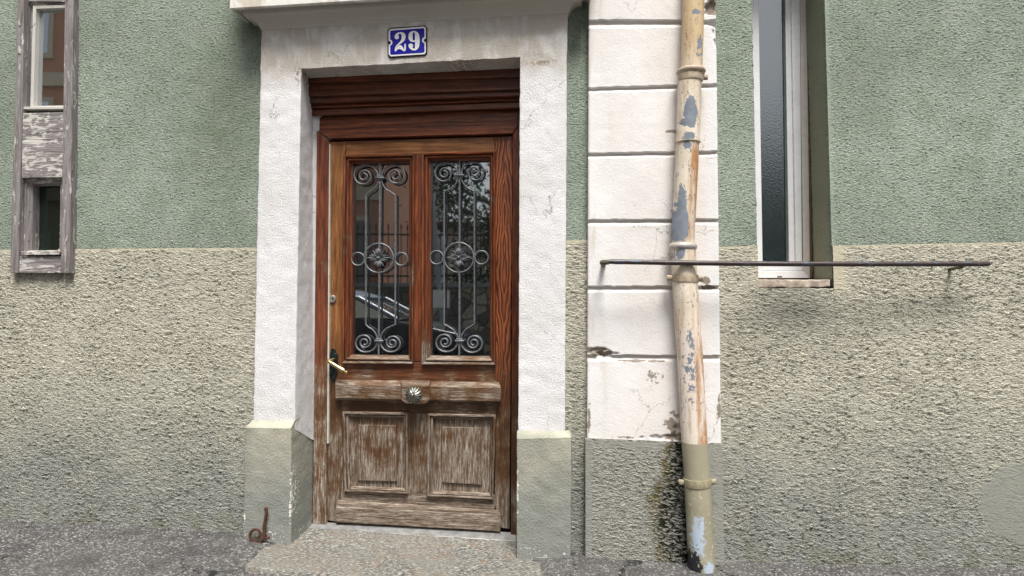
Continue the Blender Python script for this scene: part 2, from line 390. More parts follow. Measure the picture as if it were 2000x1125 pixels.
def m_plinth():
    m = Mat('plinth_paint'); x, y, z = m.xyz()
    m.bump(m.math('ADD', m.noise(90, 4, 0.65), m.math('MULTIPLY', m.noise(20, 3), 0.7)), 0.8, 0.006)
    c = m.mix(m.mr(m.math('ADD', z, m.math('MULTIPLY', m.noise(6, 4), 0.3)), 0.3, 0.85), (0.24, 0.248, 0.228), (0.385, 0.37, 0.30))
    c = m.mix(m.mr(z, P(520, 836, -.085).z - 0.01, P(520, 832, -.085).z + 0.004), c, (0.49, 0.465, 0.37))
    c = m.mix(m.mr(m.noise(5, 4), 0.4, 0.7, 0, 0.5), c, (0.20, 0.22, 0.185))
    z0 = 0.12
    ed = m.mx(m.mr(z, z0 + 0.10, z0 - 0.08, 0, 0.5), m.math('MULTIPLY', m.blob(568, 980, 6, 150, -.085, 0.9), 0.75), m.math('MULTIPLY', m.blob(1011, 960, 6, 150, -.085), 0.8), m.math('MULTIPLY', m.blob(478, 1010, 7, 60, -.085), 0.8), m.math('MULTIPLY', m.blob(1062, 1091, 60, 9, -.085), 0.9), m.math('MULTIPLY', m.blob(530, 1042, 50, 16, -.085), 0.7))
    ch = m.mr(m.math('ADD', ed, m.math('MULTIPLY', m.math('SUBTRACT', m.noise(55, 4, 0.68), 0.5), 2.2)), 0.72, 0.78)
    c = m.mix(ch, c, (0.72, 0.70, 0.65))
    spk = m.mr(m.noise(120, 3, 0.7), 0.7, 0.73); c = m.mix(spk, c, (0.65, 0.64, 0.58))
    MT['plinth'] = m.fin(c, 0.8, spec=0.3)
def m_wood(name, horiz, bias=0.0, hue=0, fig=0.0, light=1.0):
    m = Mat('wood_' + name); x, y, z = m.xyz(); r = m.math('MULTIPLY', m.rnd(), 37.0)
    st = (5.0, 75, 75) if horiz else (75, 75, 5.0)
    g = m.noise(1.0, 6, 0.62, 0.25, st=st, w=r)
    st2 = (15.0, 190, 190) if horiz else (190, 190, 15.0)
    g2 = m.noise(1.0, 5, 0.7, 0.3, st=st2, w=r); blot = m.noise(5, 4, 0.6, 0.5, w=r)
    cols = [((0.030, 0.008, 0.003), (0.135, 0.036, 0.014), (0.30, 0.095, 0.036)),      # red brown
            ((0.06, 0.022, 0.007), (0.20, 0.080, 0.026), (0.35, 0.16, 0.060)),         # honey
            ((0.022, 0.007, 0.004), (0.105, 0.028, 0.012), (0.21, 0.062, 0.024))][hue]  # dark mahogany
    k = m.math('ADD', m.math('MULTIPLY', g, 0.75), m.math('MULTIPLY', g2, 0.25))
    if fig:                                                                            # cathedral figure
        xc = P(985, 500, .165).x
        q = m.math('ADD', m.math('MULTIPLY', m.math('ABSOLUTE', m.math('SUBTRACT', x, xc)), 48.0), m.math('MULTIPLY', m.math('ABSOLUTE', m.math('SUBTRACT', z, 1.45)), 3.2))
        q = m.math('ADD', q, m.math('MULTIPLY', m.noise(4, 3, st=(2.5, 2, 1)), 3.5))
        sn = m.math('POWER', m.math('FRACT', m.math('MULTIPLY', q, 1.3)), 1.6)
        k = m.math('ADD', m.math('MULTIPLY', k, 0.55), m.math('MULTIPLY', m.math('SUBTRACT', 1.0, sn), 0.42))
    c = m.ramp(k, [(0.33, cols[0]), (0.50, cols[1]), (0.66, cols[2])])
    c = m.mix(m.mr(blot, 0.48, 0.72, 0, 0.5), c, cols[0])
    aged = m.mix(m.math('ADD', m.math('MULTIPLY', g, .5), m.math('MULTIPLY', g2, .5)), (0.008, 0.004, 0.002), (0.105, 0.050, 0.023))
    c = m.mix(m.mr(m.math('ADD', z, m.math('MULTIPLY', m.math('SUBTRACT', blot, 0.5), 0.8)), 1.15, 0.62, 0, 0.92), c, aged)
    # bleached, bare wood towards the ground
    wz = m.math('ADD', m.mr(z, 1.25, 0.05, -0.55, 0.28, smooth=False), bias)
    wm = m.math('ADD', wz, m.math('MULTIPLY', m.math('SUBTRACT', g, 0.5), 0.8)); wm = m.math('ADD', wm, m.math('MULTIPLY', m.math('SUBTRACT', g2, 0.5), 0.7))
    wm = m.math('ADD', wm, m.math('MULTIPLY', m.math('SUBTRACT', blot, 0.5), 2.6))
    wear = m.mr(wm, -0.14, 0.36, 0, 0.86)
    std = (38.0, 210, 210) if horiz else (210, 210, 38.0); ds = m.noise(1.0, 3, 0.6, st=std, w=r)
    dash = m.mr(m.math('SUBTRACT', ds, m.math('MULTIPLY', wear, 0.10)), 0.46, 0.54); wear = m.math('MULTIPLY', wear, m.math('SUBTRACT', 1.0, m.math('MULTIPLY', dash, 0.85)))
    gw = m.ramp(m.math('ADD', m.math('MULTIPLY', g, .35), m.math('MULTIPLY', g2, .65)), [(0.34, (0.030, 0.018, 0.012)), (0.45, (0.115, 0.082, 0.057)), (0.53, (0.27, 0.228, 0.185)), (0.66, (0.50, 0.46, 0.41))])
    c = m.mix(m.math('MULTIPLY', m.mr(wm, -0.35, 0.05), 0.55), c, m.mix(g2, (0.085, 0.045, 0.022), (0.20, 0.12, 0.065)))
    c = m.mix(wear, c, gw)
    st3 = (5.0, 330, 330) if horiz else (330, 330, 5.0); ck = m.noise(1.0, 3, 0.6, 0.2, st=st3, w=r)
    c = m.mix(m.math('MULTIPLY', m.mr(ck, 0.58, 0.66), 0.75), c, (0.012, 0.007, 0.005))
    c = m.mix(m.math('MULTIPLY', m.mr(m.noise(26, 4, 0.7, w=r), 0.66, 0.72), 0.7), c, (0.02, 0.01, 0.006))
    if light != 1.0: c = m.mix(1.0, c, (light, light, light), 'MULTIPLY')
    m.bump(m.math('ADD', k, m.math('MULTIPLY', wear, m.math('MULTIPLY', g2, 0.9))), 0.55, 0.004)
    MT[name] = m.fin(c, m.mr(wear, 0, 1, 0.38, 0.85), spec=0.4)
def m_grey_wood(name, horiz, white=0.0):
    m = Mat(name); r = m.math('MULTIPLY', m.rnd(), 23.0)
    st = (5, 70, 70) if horiz else (70, 70, 5); g = m.noise(1, 6, 0.65, 0.6, st=st, w=r)
    st2 = (16, 260, 260) if horiz else (260, 260, 16); g2 = m.noise(1, 3, 0.6, st=st2, w=r)
    c = m.ramp(m.math('ADD', m.math('MULTIPLY', g, .7), m.math('MULTIPLY', g2, .3)), [(0.32, (0.07, 0.06, 0.058)), (0.45, (0.19, 0.17, 0.165)), (0.66, (0.34, 0.315, 0.315))])
    st3 = (9, 40, 30) if horiz else (40, 40, 9)
    p = m.noise(1, 5, 0.7, 1.2, st=st3, w=r); c = m.mix(m.mr(m.math('ADD', p, white), 0.60, 0.66), c, (0.56, 0.54, 0.50))
    c = m.mix(m.mr(m.noise(40, 3, w=r), 0.68, 0.71), c, (0.02, 0.015, 0.012))
    m.bump(m.math('ADD', g, g2), 0.8, 0.005); MT[name] = m.fin(c, 0.85, spec=0.25)
def m_simple(name, col, rough=0.6, metal=0.0, var=0.25, sc=30, bump=0.0, spec=0.5, dark=None):
    m = Mat(name); d = dark or tuple(k * (1 - var) for k in col)
    c = m.mix(m.mr(m.noise(sc, 4, 0.65), 0.3, 0.7), d, col)
    if bump: m.bump(m.noise(sc * 4, 3, 0.6), bump, 0.003)
    MT[name] = m.fin(c, m.mr(m.noise(sc * 1.7, 3), 0.3, 0.7, max(0, rough - 0.08), rough + 0.08), metal, spec)
def m_glass(name, refl, bump=0.0, tint=(0.006, 0.007, 0.008), rough=0.02):
    m = Mat(name); t = m.t; gl = t.nodes.new('ShaderNodeBsdfGlossy'); gl.inputs['Roughness'].default_value = rough; gl.inputs[0].default_value = (0.93, 0.97, 1, 1)
    mx = t.nodes.new('ShaderNodeMixShader'); mx.inputs[0].default_value = refl
    m.b.inputs['Base Color'].default_value = (*tint, 1); m.b.inputs['Roughness'].default_value = 0.4; m.b.inputs['Specular IOR Level'].default_value = 0.1
    bp = t.nodes.new('ShaderNodeBump'); bp.inputs['Strength'].default_value = 1.0
    if bump: h = m.noise(150, 2, 0.5); bp.inputs['Distance'].default_value = bump
    else: h = m.noise(1.4, 1, 0.5); bp.inputs['Distance'].default_value = 0.0012
    m.put(h, bp.inputs['Height']); t.links.new(bp.outputs[0], gl.inputs['Normal'])
    t.links.new(m.b.outputs[0], mx.inputs[1]); t.links.new(gl.outputs[0], mx.inputs[2]); t.links.new(mx.outputs[0], m.out.inputs[0]); MT[name] = m.m
def m_pipe():
    m = Mat('pipe_paint'); x, y, z = m.xyz(); YP = -0.155
    def zz(py): return P(1340, py, YP).z
    # distance across the pipe from its axis (axis wanders with height)
    cx = m.n('ShaderNodeFloatCurve'); cv = cx.mapping.curves[0]
    zs = [(zz(b), P(a, b, YP).x) for a, b in PIPE_AX]; z0, z1 = zs[-1][0], zs[0][0]; x0, x1 = min(q[1] for q in zs) - .02, max(q[1] for q in zs) + .02
    pts = sorted([((a - z0) / (z1 - z0), (b - x0) / (x1 - x0)) for a, b in zs])
    while len(cv.points) < len(pts): cv.points.new(0.5, 0.5)
    for p, q in zip(cv.points, pts): p.location = q; p.handle_type = 'VECTOR'
    cx.mapping.update(); m.put(m.mr(z, z0, z1, smooth=False), cx.inputs['Value'])
    ax = m.math('ADD', m.math('MULTIPLY', cx.outputs[0], x1 - x0), x0); u = m.math('DIVIDE', m.math('SUBTRACT', x, ax), 0.058)
    c = m.mix(m.mr(m.noise(5, 4), 0.3, 0.7), (0.60, 0.52, 0.41), (0.74, 0.67, 0.57))
    c = m.mix(m.mr(z, zz(180), zz(60)), c, (0.56, 0.42, 0.25))
    c = m.mix(m.math('MULTIPLY', m.mr(z, zz(560), zz(700)), m.mr(z, zz(900), zz(800))), c, (0.73, 0.645, 0.57))
    drt = m.mr(m.noise(26, 5, 0.7, st=(1, 1, 0.16)), 0.48, 0.66, 0, 0.65); c = m.mix(drt, c, (0.40, 0.27, 0.15))
    rs = m.math('MULTIPLY', m.mr(u, 0.15, 0.45), m.mr(m.noise(22, 5, 0.7, st=(1.4, 1, 0.2)), 0.35, 0.6))
    rs = m.math('MULTIPLY', rs, m.mx(m.mr(z, zz(600), zz(720), 0, 0.9), m.math('MULTIPLY', m.mr(z, zz(265), zz(290)), m.mr(z, zz(500), zz(420), 0.35, 0.95))))
    c = m.mix(rs, c, m.mix(m.noise(40, 3), (0.30, 0.12, 0.035), (0.50, 0.26, 0.10)))
    def pb(px, py, rx, ry, s=1.0): return m.blob(px, py, rx, ry, YP, s)
    n1 = m.noise(24, 5, 0.72, st=(1, 1, .8)); n2 = m.noise(55, 4, 0.7, st=(1, 1, 0.7))
    ar = m.mx(pb(1347, 222, 17, 50, .7), pb(1340, 240, 20, 16), pb(1345, 266, 22, 16), m.math('MULTIPLY', pb(1341, 285, 14, 18), .75), pb(1326, 440, 26, 48, .6), pb(1330, 400, 20, 60), pb(1328, 380, 9, 26), m.math('MULTIPLY', pb(1325, 494, 26, 20), .85),
              m.math('MULTIPLY', pb(1365, 90, 12, 40), .8), m.math('MULTIPLY', pb(1362, 25, 18, 10), .9))
    ch = m.mr(m.math('ADD', ar, m.math('MULTIPLY', m.math('SUBTRACT', n1, 0.5), 2.3)), 0.46, 0.50)
    ar2 = m.math('MULTIPLY', m.mx(pb(1347, 720, 24, 140), pb(1345, 660, 18, 40)), 0.62)
    ch2 = m.mr(m.math('ADD', ar2, m.math('MULTIPLY', m.math('SUBTRACT', n2, 0.5), 1.9)), 0.50, 0.54)
    spk = m.mr(m.noise(75, 3, 0.7, st=(1, 1, 0.5)), 0.60, 0.63)
    zinc = m.mix(m.noise(30, 3), (0.12, 0.14, 0.17), (0.27, 0.30, 0.35))
    c = m.mix(m.math('MULTIPLY', spk, 0.75), c, (0.13, 0.11, 0.10)); c = m.mix(m.mx(ch, ch2), c, zinc)
    lowc = m.mix(m.noise(9, 4), (0.25, 0.23, 0.16), (0.385, 0.355, 0.26))
    lowc = m.mix(m.math('MULTIPLY', m.mr(m.noise(50, 4, 0.7), 0.60, 0.66), m.mr(z, zz(900), zz(980))), lowc, (0.68, 0.63, 0.47))
    lowc = m.mix(m.mr(m.math('ADD', m.mx(pb(1362, 1045, 24, 80), pb(1384, 1112, 20, 36)), m.math('MULTIPLY', m.math('SUBTRACT', n2, 0.5), 2.4)), 0.5, 0.64), lowc, (0.42, 0.50, 0.60))
    lowc = m.mix(m.mr(m.math('ADD', pb(1350, 1112, 36, 70), m.math('MULTIPLY', m.math('SUBTRACT', n2, 0.5), 2.0)), 0.5, 0.62), lowc, (0.02, 0.022, 0.03))
    zl = m.math('ADD', z, m.math('MULTIPLY', m.noise(60, 2), 0.004))
    c = m.mix(m.mr(zl, zz(864), zz(866)), c, lowc)
    m.bump(m.math('SUBTRACT', m.math('MULTIPLY', m.noise(35, 3), 0.4), m.mx(ch, ch2)), 0.5, 0.002)
    MT['pipe'] = m.fin(c, 0.6, spec=0.4)
PIPE_AX = [(1355.5, -60), (1354.5, 0), (1350, 134), (1346.5, 169), (1343, 279), (1337, 400), (1333.5, 463), (1335, 500), (1337.5, 545), (1342, 620), (1347.5, 696), (1352, 780), (1356.5, 865), (1362, 940), (1368, 1060), (1372, 1125), (1374, 1190)]
def m_asphalt():
    m = Mat('asphalt', True); x, y, z = m.xyz()
    v = m.voro(95, rand=1); h = m.math('ADD', m.math('MULTIPLY', m.math('SUBTRACT', 1.0, v), 0.5), m.math('MULTIPLY', m.noise(130, 3, 0.7), 0.7))
    m.disp(h, 0.010, 0.6)
    col = m.voro(95, rand=1, out='Color'); sp = m.n('ShaderNodeSeparateXYZ'); m.put(col, sp.inputs[0])
    c = m.ramp(sp.outputs[0], [(0.0, (0.07, 0.067, 0.068)), (0.45, (0.15, 0.145, 0.145)), (0.75, (0.24, 0.23, 0.22)), (0.95, (0.42, 0.41, 0.39))])
    c = m.mix(m.mr(v, 0.35, 0.65, 0, 0.7), c, (0.045, 0.045, 0.045)); c = m.mix(m.mr(m.noise(2, 4), 0.4, 0.65, 0, 0.35), c, (0.14, 0.137, 0.13)); c = m.mix(m.mr(m.noise(5, 5, .7), 0.5, 0.66, 0, 0.55), c, (0.055, 0.053, 0.05))
    cv = m.voro(1.7, feat='DISTANCE_TO_EDGE', vec=m.vm('ADD', m.pos(), m.vm('MULTIPLY', m.comb(m.noise(6, 5, .7), m.noise(7, 5, .7), 0.0), (.3, .3, 0))))
    c = m.mix(m.math('MULTIPLY', m.mr(cv, 0.010, 0.003), m.mr(m.noise(2.2, 3), 0.45, 0.55)), c, (0.02, 0.02, 0.018)); c = m.mix(0.14, c, (0.02, 0.02, 0.02))
    MT['asphalt'] = m.fin(c, 0.85, spec=0.3)
def m_step():
    m = Mat('granite'); n1 = m.noise(120, 4, 0.75, st=(.5, 1, 1)); n2 = m.noise(14, 5, 0.7, 0.6)
    c = m.ramp(n1, [(0.38, (0.035, 0.035, 0.03)), (0.47, (0.13, 0.128, 0.115)), (0.56, (0.27, 0.262, 0.24)), (0.66, (0.58, 0.565, 0.52))])
    c = m.mix(m.mr(n2, 0.50, 0.68, 0, 0.45), c, (0.24, 0.14, 0.07)); c = m.mix(m.mr(m.noise(3, 3), 0.4, 0.6, 0, 0.4), c, (0.22, 0.21, 0.18))
    m.bump(m.math('ADD', n1, n2), 0.9, 0.006); MT['granite'] = m.fin(c, 0.8, spec=0.3)
def m_barpaint():
    m = Mat('chipped_bar_paint'); n = m.noise(1, 5, 0.7, st=(18, 40, 90)); c = m.mix(m.noise(40, 3), (0.022, 0.013, 0.013), (0.055, 0.035, 0.032))
    c = m.mix(m.mr(n, 0.55, 0.62, 0, .75), c, (0.06, 0.13, 0.20)); c = m.mix(m.mr(m.noise(1, 4, 0.7, st=(30, 60, 120)), 0.66, 0.70, 0, .6), c, (0.30, 0.25, 0.25))
    m.bump(n, 0.4, 0.002); MT['bar'] = m.fin(c, 0.4)
def m_stonewall():
    m = Mat('rubble_stone'); v = m.voro(3.2, feat='DISTANCE_TO_EDGE', vec=m.vm('ADD', m.pos(), (0, 0, 0))); col = m.voro(3.2, out='Color'); sp = m.n('ShaderNodeSeparateXYZ'); m.put(col, sp.inputs[0])
    c = m.ramp(sp.outputs[0], [(0.1, (0.12, 0.11, 0.09)), (0.5, (0.32, 0.28, 0.2)), (0.9, (0.50, 0.46, 0.38))]); c = m.mix(m.mr(v, 0.02, 0.07, 0.9, 0), c, (0.06, 0.055, 0.045))
    c = m.mix(m.mr(m.noise(12, 4), .4, .7, 0, .6), c, (0.13, 0.12, 0.09)); m.bump(m.mr(v, 0, .1), 0.8, 0.03); MT['rubble'] = m.fin(c, 0.9, spec=.2)
def m_leaf():
    m = Mat('leaves'); r = m.noise(3, 3); c = m.mix(m.mr(r, .35, .65), (0.015, 0.05, 0.010), (0.06, 0.13, 0.03)); MT['leaf'] = m.fin(c, 0.6)
m_green()
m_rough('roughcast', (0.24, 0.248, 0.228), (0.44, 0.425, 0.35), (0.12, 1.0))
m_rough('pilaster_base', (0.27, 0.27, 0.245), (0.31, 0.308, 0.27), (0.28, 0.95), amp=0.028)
m_white(); m_cornice(); m_pil(); m_plinth(); m_pipe(); m_asphalt(); m_step(); m_barpaint(); m_stonewall(); m_leaf()
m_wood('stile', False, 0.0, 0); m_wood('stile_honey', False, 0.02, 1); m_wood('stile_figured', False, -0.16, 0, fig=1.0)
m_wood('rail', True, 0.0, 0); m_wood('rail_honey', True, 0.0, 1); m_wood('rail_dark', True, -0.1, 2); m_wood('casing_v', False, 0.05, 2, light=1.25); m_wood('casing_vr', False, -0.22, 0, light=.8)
m_wood('worn_h', True, 0.36, 1); m_wood('worn_v', False, 0.27, 1); m_wood('kick', True, 0.40, 1); m_wood('mould_v', False, 0.08, 0); m_wood('mould_h', True, 0.04, 0); m_wood('sill_h', True, 0.60, 1)
m_grey_wood('grey_wood_v', False, 0.02); m_grey_wood('grey_wood_h', True, 0.10); m_grey_wood('sash_white', False, 0.30)
m_simple('grey_iron', (0.15, 0.16, 0.175), 0.5, 0.1, 0.35, 60, 0.3, dark=(0.085, 0.09, 0.10)); m_simple('brass', (0.60, 0.49, 0.26), 0.33, 1.0, 0.2, 40)
m_simple('dark_bronze', (0.06, 0.075, 0.075), 0.32, 0.85, 0.5, 60, 0.2); m_simple('pewter', (0.22, 0.225, 0.20), 0.32, 0.9, 0.2, 20)
m_simple('lock_metal', (0.6, 0.58, 0.52), 0.3, 0.8, 0.15, 60); m_simple('aluminium', (0.42, 0.42, 0.42), 0.45, 0.6, 0.3, 25, 0.1)
m_simple('pvc', (0.72, 0.73, 0.75), 0.3, 0, 0.08, 10); m_simple('pvc_beige', (0.62, 0.59, 0.55), 0.5, 0, 0.12, 20, .1); m_simple('gasket', (0.07, 0.10, 0.095), 0.5, 0, 0.3, 20)
m_simple('mortar_brown', (0.17, 0.12, 0.085), 0.95, 0, 0.5, 60, 0.9, .2); m_simple('sill_plaster', (0.56, 0.47, 0.39), 0.85, 0, 0.45, 40, 0.8, .2)
m_simple('enamel_blue', (0.010, 0.014, 0.30), 0.12, 0, 0.15, 8); m_simple('enamel_white', (0.82, 0.82, 0.82), 0.15, 0, 0.05, 20); m_simple('enamel_black', (0.008, 0.008, 0.012), 0.2, 0, 0.2, 20)
m_simple('rust', (0.12, 0.045, 0.025), 0.8, 0.2, 0.6, 80, 0.7); m_simple('seal_strip', (0.62, 0.60, 0.52), 0.5, 0, 0.2, 30); m_simple('pipe_band', (0.50, 0.40, 0.29), 0.6, 0, 0.4, 45, 0.3); m_simple('pipe_band_low', (0.36, 0.32, 0.21), 0.6, 0, 0.4, 45, 0.3)
m_simple('zinc_collar', (0.34, 0.34, 0.35), 0.5, 0.3, 0.4, 70, .3, dark=(0.60, 0.52, 0.42)); m_simple('dark_void', (0.006, 0.006, 0.006), 0.9, 0, 0.1, 5); m_simple('bar_bracket', (0.16, 0.14, 0.10), 0.8, 0.1, 0.5, 80, .5)
m_simple('salmon_render', (0.50, 0.27, 0.18), 0.9, 0, 0.12, 2, .2, .2); m_simple('cream_trim', (0.55, 0.47, 0.36), 0.8, 0, 0.1, 3); m_simple('grey_render', (0.26, 0.27, 0.28), 0.9, 0, 0.15, 2); m_simple('white_render', (0.70, 0.68, 0.64), 0.9, 0, .1, 2)
m_simple('shutter', (0.20, 0.21, 0.19), 0.7, 0, 0.2, 5); m_simple('roof_tile', (0.24, 0.10, 0.06), 0.85, 0, .3, 9, .4); m_simple('black_iron', (0.015, 0.015, 0.017), 0.5, .3, .2, 20); m_simple('car_dark', (0.012, 0.014, 0.018), 0.12, 0.3, .1, 4); m_simple('car_blue', (0.10, 0.14, 0.19), 0.15, 0.5, .1, 4)
m_simple('car_roof', (0.22, 0.28, 0.34), 0.3, 0.3, .1, 4); m_simple('tyre', (0.02, 0.02, 0.02), 0.8, 0, .2, 20); m_simple('silver_trim', (0.22, 0.24, 0.27), 0.4, 0.7, .1, 10); m_simple('galvanised', (0.36, 0.40, 0.45), 0.5, .5, .2, 20); m_simple('house_core', (0.27, 0.34, 0.26), 0.9, 0, .15, 3); m_simple('bark', (0.08, 0.06, 0.04), 0.9, 0, .4, 20, .5)
m_glass('door_glass', 0.42); m_glass('old_glass', 0.75, 0, (0.02, 0.022, 0.02)); m_glass('obscure_glass', 0.25, 0.0007, (0.004, 0.012, 0.014), 0.08); m_glass('dark_glass', 0.10, 0, (0.004, 0.012, 0.008)); m_glass('car_glass', 0.5, 0, (0.01, 0.015, 0.015), .03)

# ------------------------------------------------------------------ ground
_gp = [P(x_, y_, 0.0) for x_, y_ in ((0, 1012), (475, 1036), (568, 1050), (1009, 1077), (1115, 1074), (1145, 1079), (1420, 1094), (2000, 1106))]
_gx = [-3.6] + [p.x for p in _gp] + [3.5]; _gz = [_gp[0].z + .012] + [p.z for p in _gp] + [_gp[-1].z - .006]
def gz(x): return float(np.interp(x, _gx, _gz))
def ground():
    xs = np.unique(np.concatenate([np.linspace(-200, -8, 14), np.linspace(-8, -3.4, 12), np.arange(-3.4, 2.5, 0.007), np.linspace(2.5, 8, 12), np.linspace(8, 200, 14)]))
    ys = np.unique(np.concatenate([np.linspace(-200, -12, 10), np.linspace(-12, -1.3, 14), np.linspace(-1.3, -.62, 20), np.arange(-.62, .34, 0.007), [5, 40]]))
    X, Y = np.meshgrid(xs, ys); Z = np.interp(X, _gx, _gz) + vnoise(X, Y, 0 * X, 3) * 0.012 * (np.abs(X) < 5) * (Y > -2) - 0.004
    xa_, xb_ = P(560, 1060, -.1).x, P(1012, 1060, -.1).x; Z = Z - .09 * ((X > xa_) & (X < xb_) & (Y > -.13))
    return link('asphalt_pavement', grid_mesh(np.stack([X, Y, Z], -1)), MT['asphalt'], ang=180)
tag(ground(), kind='structure')

# ------------------------------------------------------------------ house: walls
house = empty('house', (0, 0, gz(0)), 'green rendered house front with a beige roughcast base, old wooden door and white rusticated pilaster', 'house')
XL, XR = -3.75, 3.2; ZT = 3.25; ST = 0.0065
def sheet(xa, xb, zfa, zfb, y, holes=(), edge=None, step=ST):
    """upright sheet; xa, xb, zfa, zfb are functions (x limits of z, z limits of x)"""
    n = int((xb(1.5) - xa(1.5)) / step) + 2; mrows = int((zfb(0) - zfa(0)) / step) + 2
    u = np.linspace(0, 1, n)[None, :]; v = np.linspace(0, 1, mrows)[:, None]
    xm = xa(1.2) + (xb(1.2) - xa(1.2)) * u; za = np.vectorize(zfa)(xm); zb = np.vectorize(zfb)(xm)
    Z = za + (zb - za) * v; A = np.vectorize(xa)(Z); B = np.vectorize(xb)(Z); X = A + (B - A) * u
    keep = None
    if holes:
        Xc = (X[:-1, :-1] + X[1:, 1:]) / 2; Zc = (Z[:-1, :-1] + Z[1:, 1:]) / 2; keep = np.ones(Xc.shape, bool)
        for (hx0, hx1, hz0, hz1) in holes: keep &= ~((Xc > hx0) & (Xc < hx1) & (Zc > hz0) & (Zc < hz1))
    E = edge(X, Z) if edge else np.zeros_like(X)
    return grid_mesh(np.stack([X, np.full_like(X, y), Z], -1), {'edge': E}, keep)
def line(a, b, y=0.0):                           # x as a function of z through two pixels
    A, B = P(*a, y), P(*b, y); k = (B.x - A.x) / (B.z - A.z); return lambda z: A.x + k * (z - A.z)
def hline(a, b, y=0.0):                          # z as a function of x
    A, B = P(*a, y), P(*b, y); k = (B.z - A.z) / (B.x - A.x); return lambda x: A.z + k * (max(-3.2, min(3.3, x)) - A.x)
sst = lambda v, a, b: (lambda t: t * t * (3 - 2 * t))(np.clip((v - a) / (b - a), 0, 1))
zb = lambda x: gz(x) - 0.06; ztop = lambda x: ZT
dl = hline((0, 488), (500, 484)); dm = hline((1100, 470), (1150, 469)); dr = hline((1630, 480), (2000, 473)); dr2 = hline((1403, 483), (1478, 480))
xp1 = line((513, 0), (495, 820)); xp2 = line((1107, 0), (1103, 840)); xq1 = line((1150, 0), (1146, 900)); xq2 = line((1398, 0), (1412, 1085))
xw1 = line((1468, 0), (1480, 540)); xw2 = line((1610.7, 0), (1627, 560)); zs_ = hline((1477, 559), (1621, 559))
cst = lambda c: (lambda z: c)
hole_l = [(P(44, 300).x, P(122, 300).x, P(60, 497).z, 9)]
def wj(a, b): return lambda z: a(z) + 0.0
def from_bm_keep(bm):
    me = bpy.data.meshes.new('m'); bm.to_mesh(me); bm.free(); return me
for ms in ([sheet(cst(XL), lambda z: xp1(z) + .03, dl, ztop, 0.0, hole_l)],
    [sheet(lambda z: xp2(z) - .03, lambda z: xq1(z) + .02, dm, ztop, 0.0)],
    [sheet(lambda z: xq2(z) - .02, xw1, dr2, ztop, 0.0)],
    [sheet(xw2, cst(XR), dr, ztop, 0.0, edge=lambda X, Z: 1 - sst(X - np.vectorize(xw2)(Z), 0.0, 0.03))],
    # reveals of the tall window
    [loft([(Vector((xw2(ZT), .30, ZT)), Vector((xw2(zs_(1.3)), .30, zs_(1.3)))), (Vector((xw2(ZT), 0.0, ZT)), Vector((xw2(zs_(1.3)), 0, zs_(1.3))))], n=260, step=.007, jit=0)],
    [loft([(Vector((xw1(ZT), 0, ZT)), Vector((xw1(zs_(.9)), 0, zs_(.9)))), (Vector((xw1(ZT), .30, ZT)), Vector((xw1(zs_(.9)), .30, zs_(.9))))], n=80, step=.02, jit=0)]):
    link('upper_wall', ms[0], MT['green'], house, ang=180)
band = lambda d: (lambda X, Z: 1 - sst(np.vectorize(d)(X) - Z, 0.008, 0.022))
YR = -0.010
for ms in (sheet(cst(XL), lambda z: xp1(z) + .03, zb, dl, YR, hole_l, edge=band(dl)),
    sheet(lambda z: xp2(z) - .03, lambda z: xq1(z) + .02, zb, dm, YR, edge=band(dm)),
    sheet(lambda z: xq2(z) - .02, xw1, lambda x: zs_(x) - .01, dr2, YR, edge=lambda X, Z: np.maximum(band(dr2)(X, Z), sst(X, xw1(1.5) - .045, xw1(1.5) - .03) * .4)),
    sheet(lambda z: xq2(z) - .02, xw2, zb, lambda x: zs_(x) - .01, YR),
    sheet(xw2, cst(XR), zb, dr, YR, edge=lambda X, Z: np.maximum(band(dr)(X, Z), (1 - sst(X - np.vectorize(xw2)(Z), 0.04, 0.075)) * sst(Z, P(1640, 575).z, P(1640, 560).z)))):
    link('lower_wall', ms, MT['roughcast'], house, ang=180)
for xa_, xb_, dd_ in ((XL - 4, XL, dl), (XR, XR + 4, dr)):      # the front carries on to both sides and upwards
    link('upper_wall', sheet(cst(xa_), cst(xb_), dd_, ztop, 0.0, step=.025), MT['green'], house, ang=180)
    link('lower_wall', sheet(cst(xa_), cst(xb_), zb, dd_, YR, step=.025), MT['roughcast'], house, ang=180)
link('upper_wall', sheet(cst(XL - 4), cst(XR + 4), ztop, lambda x: 9.5, 0.0, step=.04), MT['green'], house, ang=180)
core = box(XL - 4, XR + 4, 0.45, 6, -0.6, 9.5); box(XL - 4, XR + 4, 0.02, 0.45, ZT, 9.5, core); box(XL - 4, XL, 0.02, 0.45, -.6, ZT, core); box(XR, XR + 4, 0.02, .45, -.6, ZT, core)
obj('wall_core', core, MT['house_core'], house)

# ------------------------------------------------------------------ door surround
YPF = -0.055; YPL = -0.090
lintel_l = (509, 138.1); lintel_r = (1107, 106.9); il, ir = (588.3, 134), (1015.6, 111.7)
def mk(ms, name, mat, parent, **k): return link(name, from_bm_keep(join_meshes(ms)), mat, parent, ang=180, **k)
JB = dict(n=170, step=.012, rnd=.004, jit=.0016, js=22, jit2=.0007)
A = [rail((509, 138.1), (494, 838), YPF, 0.02), rail((509, 138.1), (494, 838), YPF), rail(il, (575, 838), YPF), rail((610, 150), (611.5, 860), 0.14, 0.145), rail((640, 150), (630, 860), .19)]
left_pier = loft(A, **JB)
A = [rail(ir, (1012, 860), YPF, .17), rail(ir, (1012, 860), YPF), rail((1107, 106.9), (1103, 860), YPF), rail((1107, 106.9), (1103, 860), YPF, .02)]
right_pier = loft(A, **JB)
L1, L2 = (511, 58), (1109, 24)
A = [rail(L1, L2, YPF), rail(lintel_l, lintel_r, YPF)]
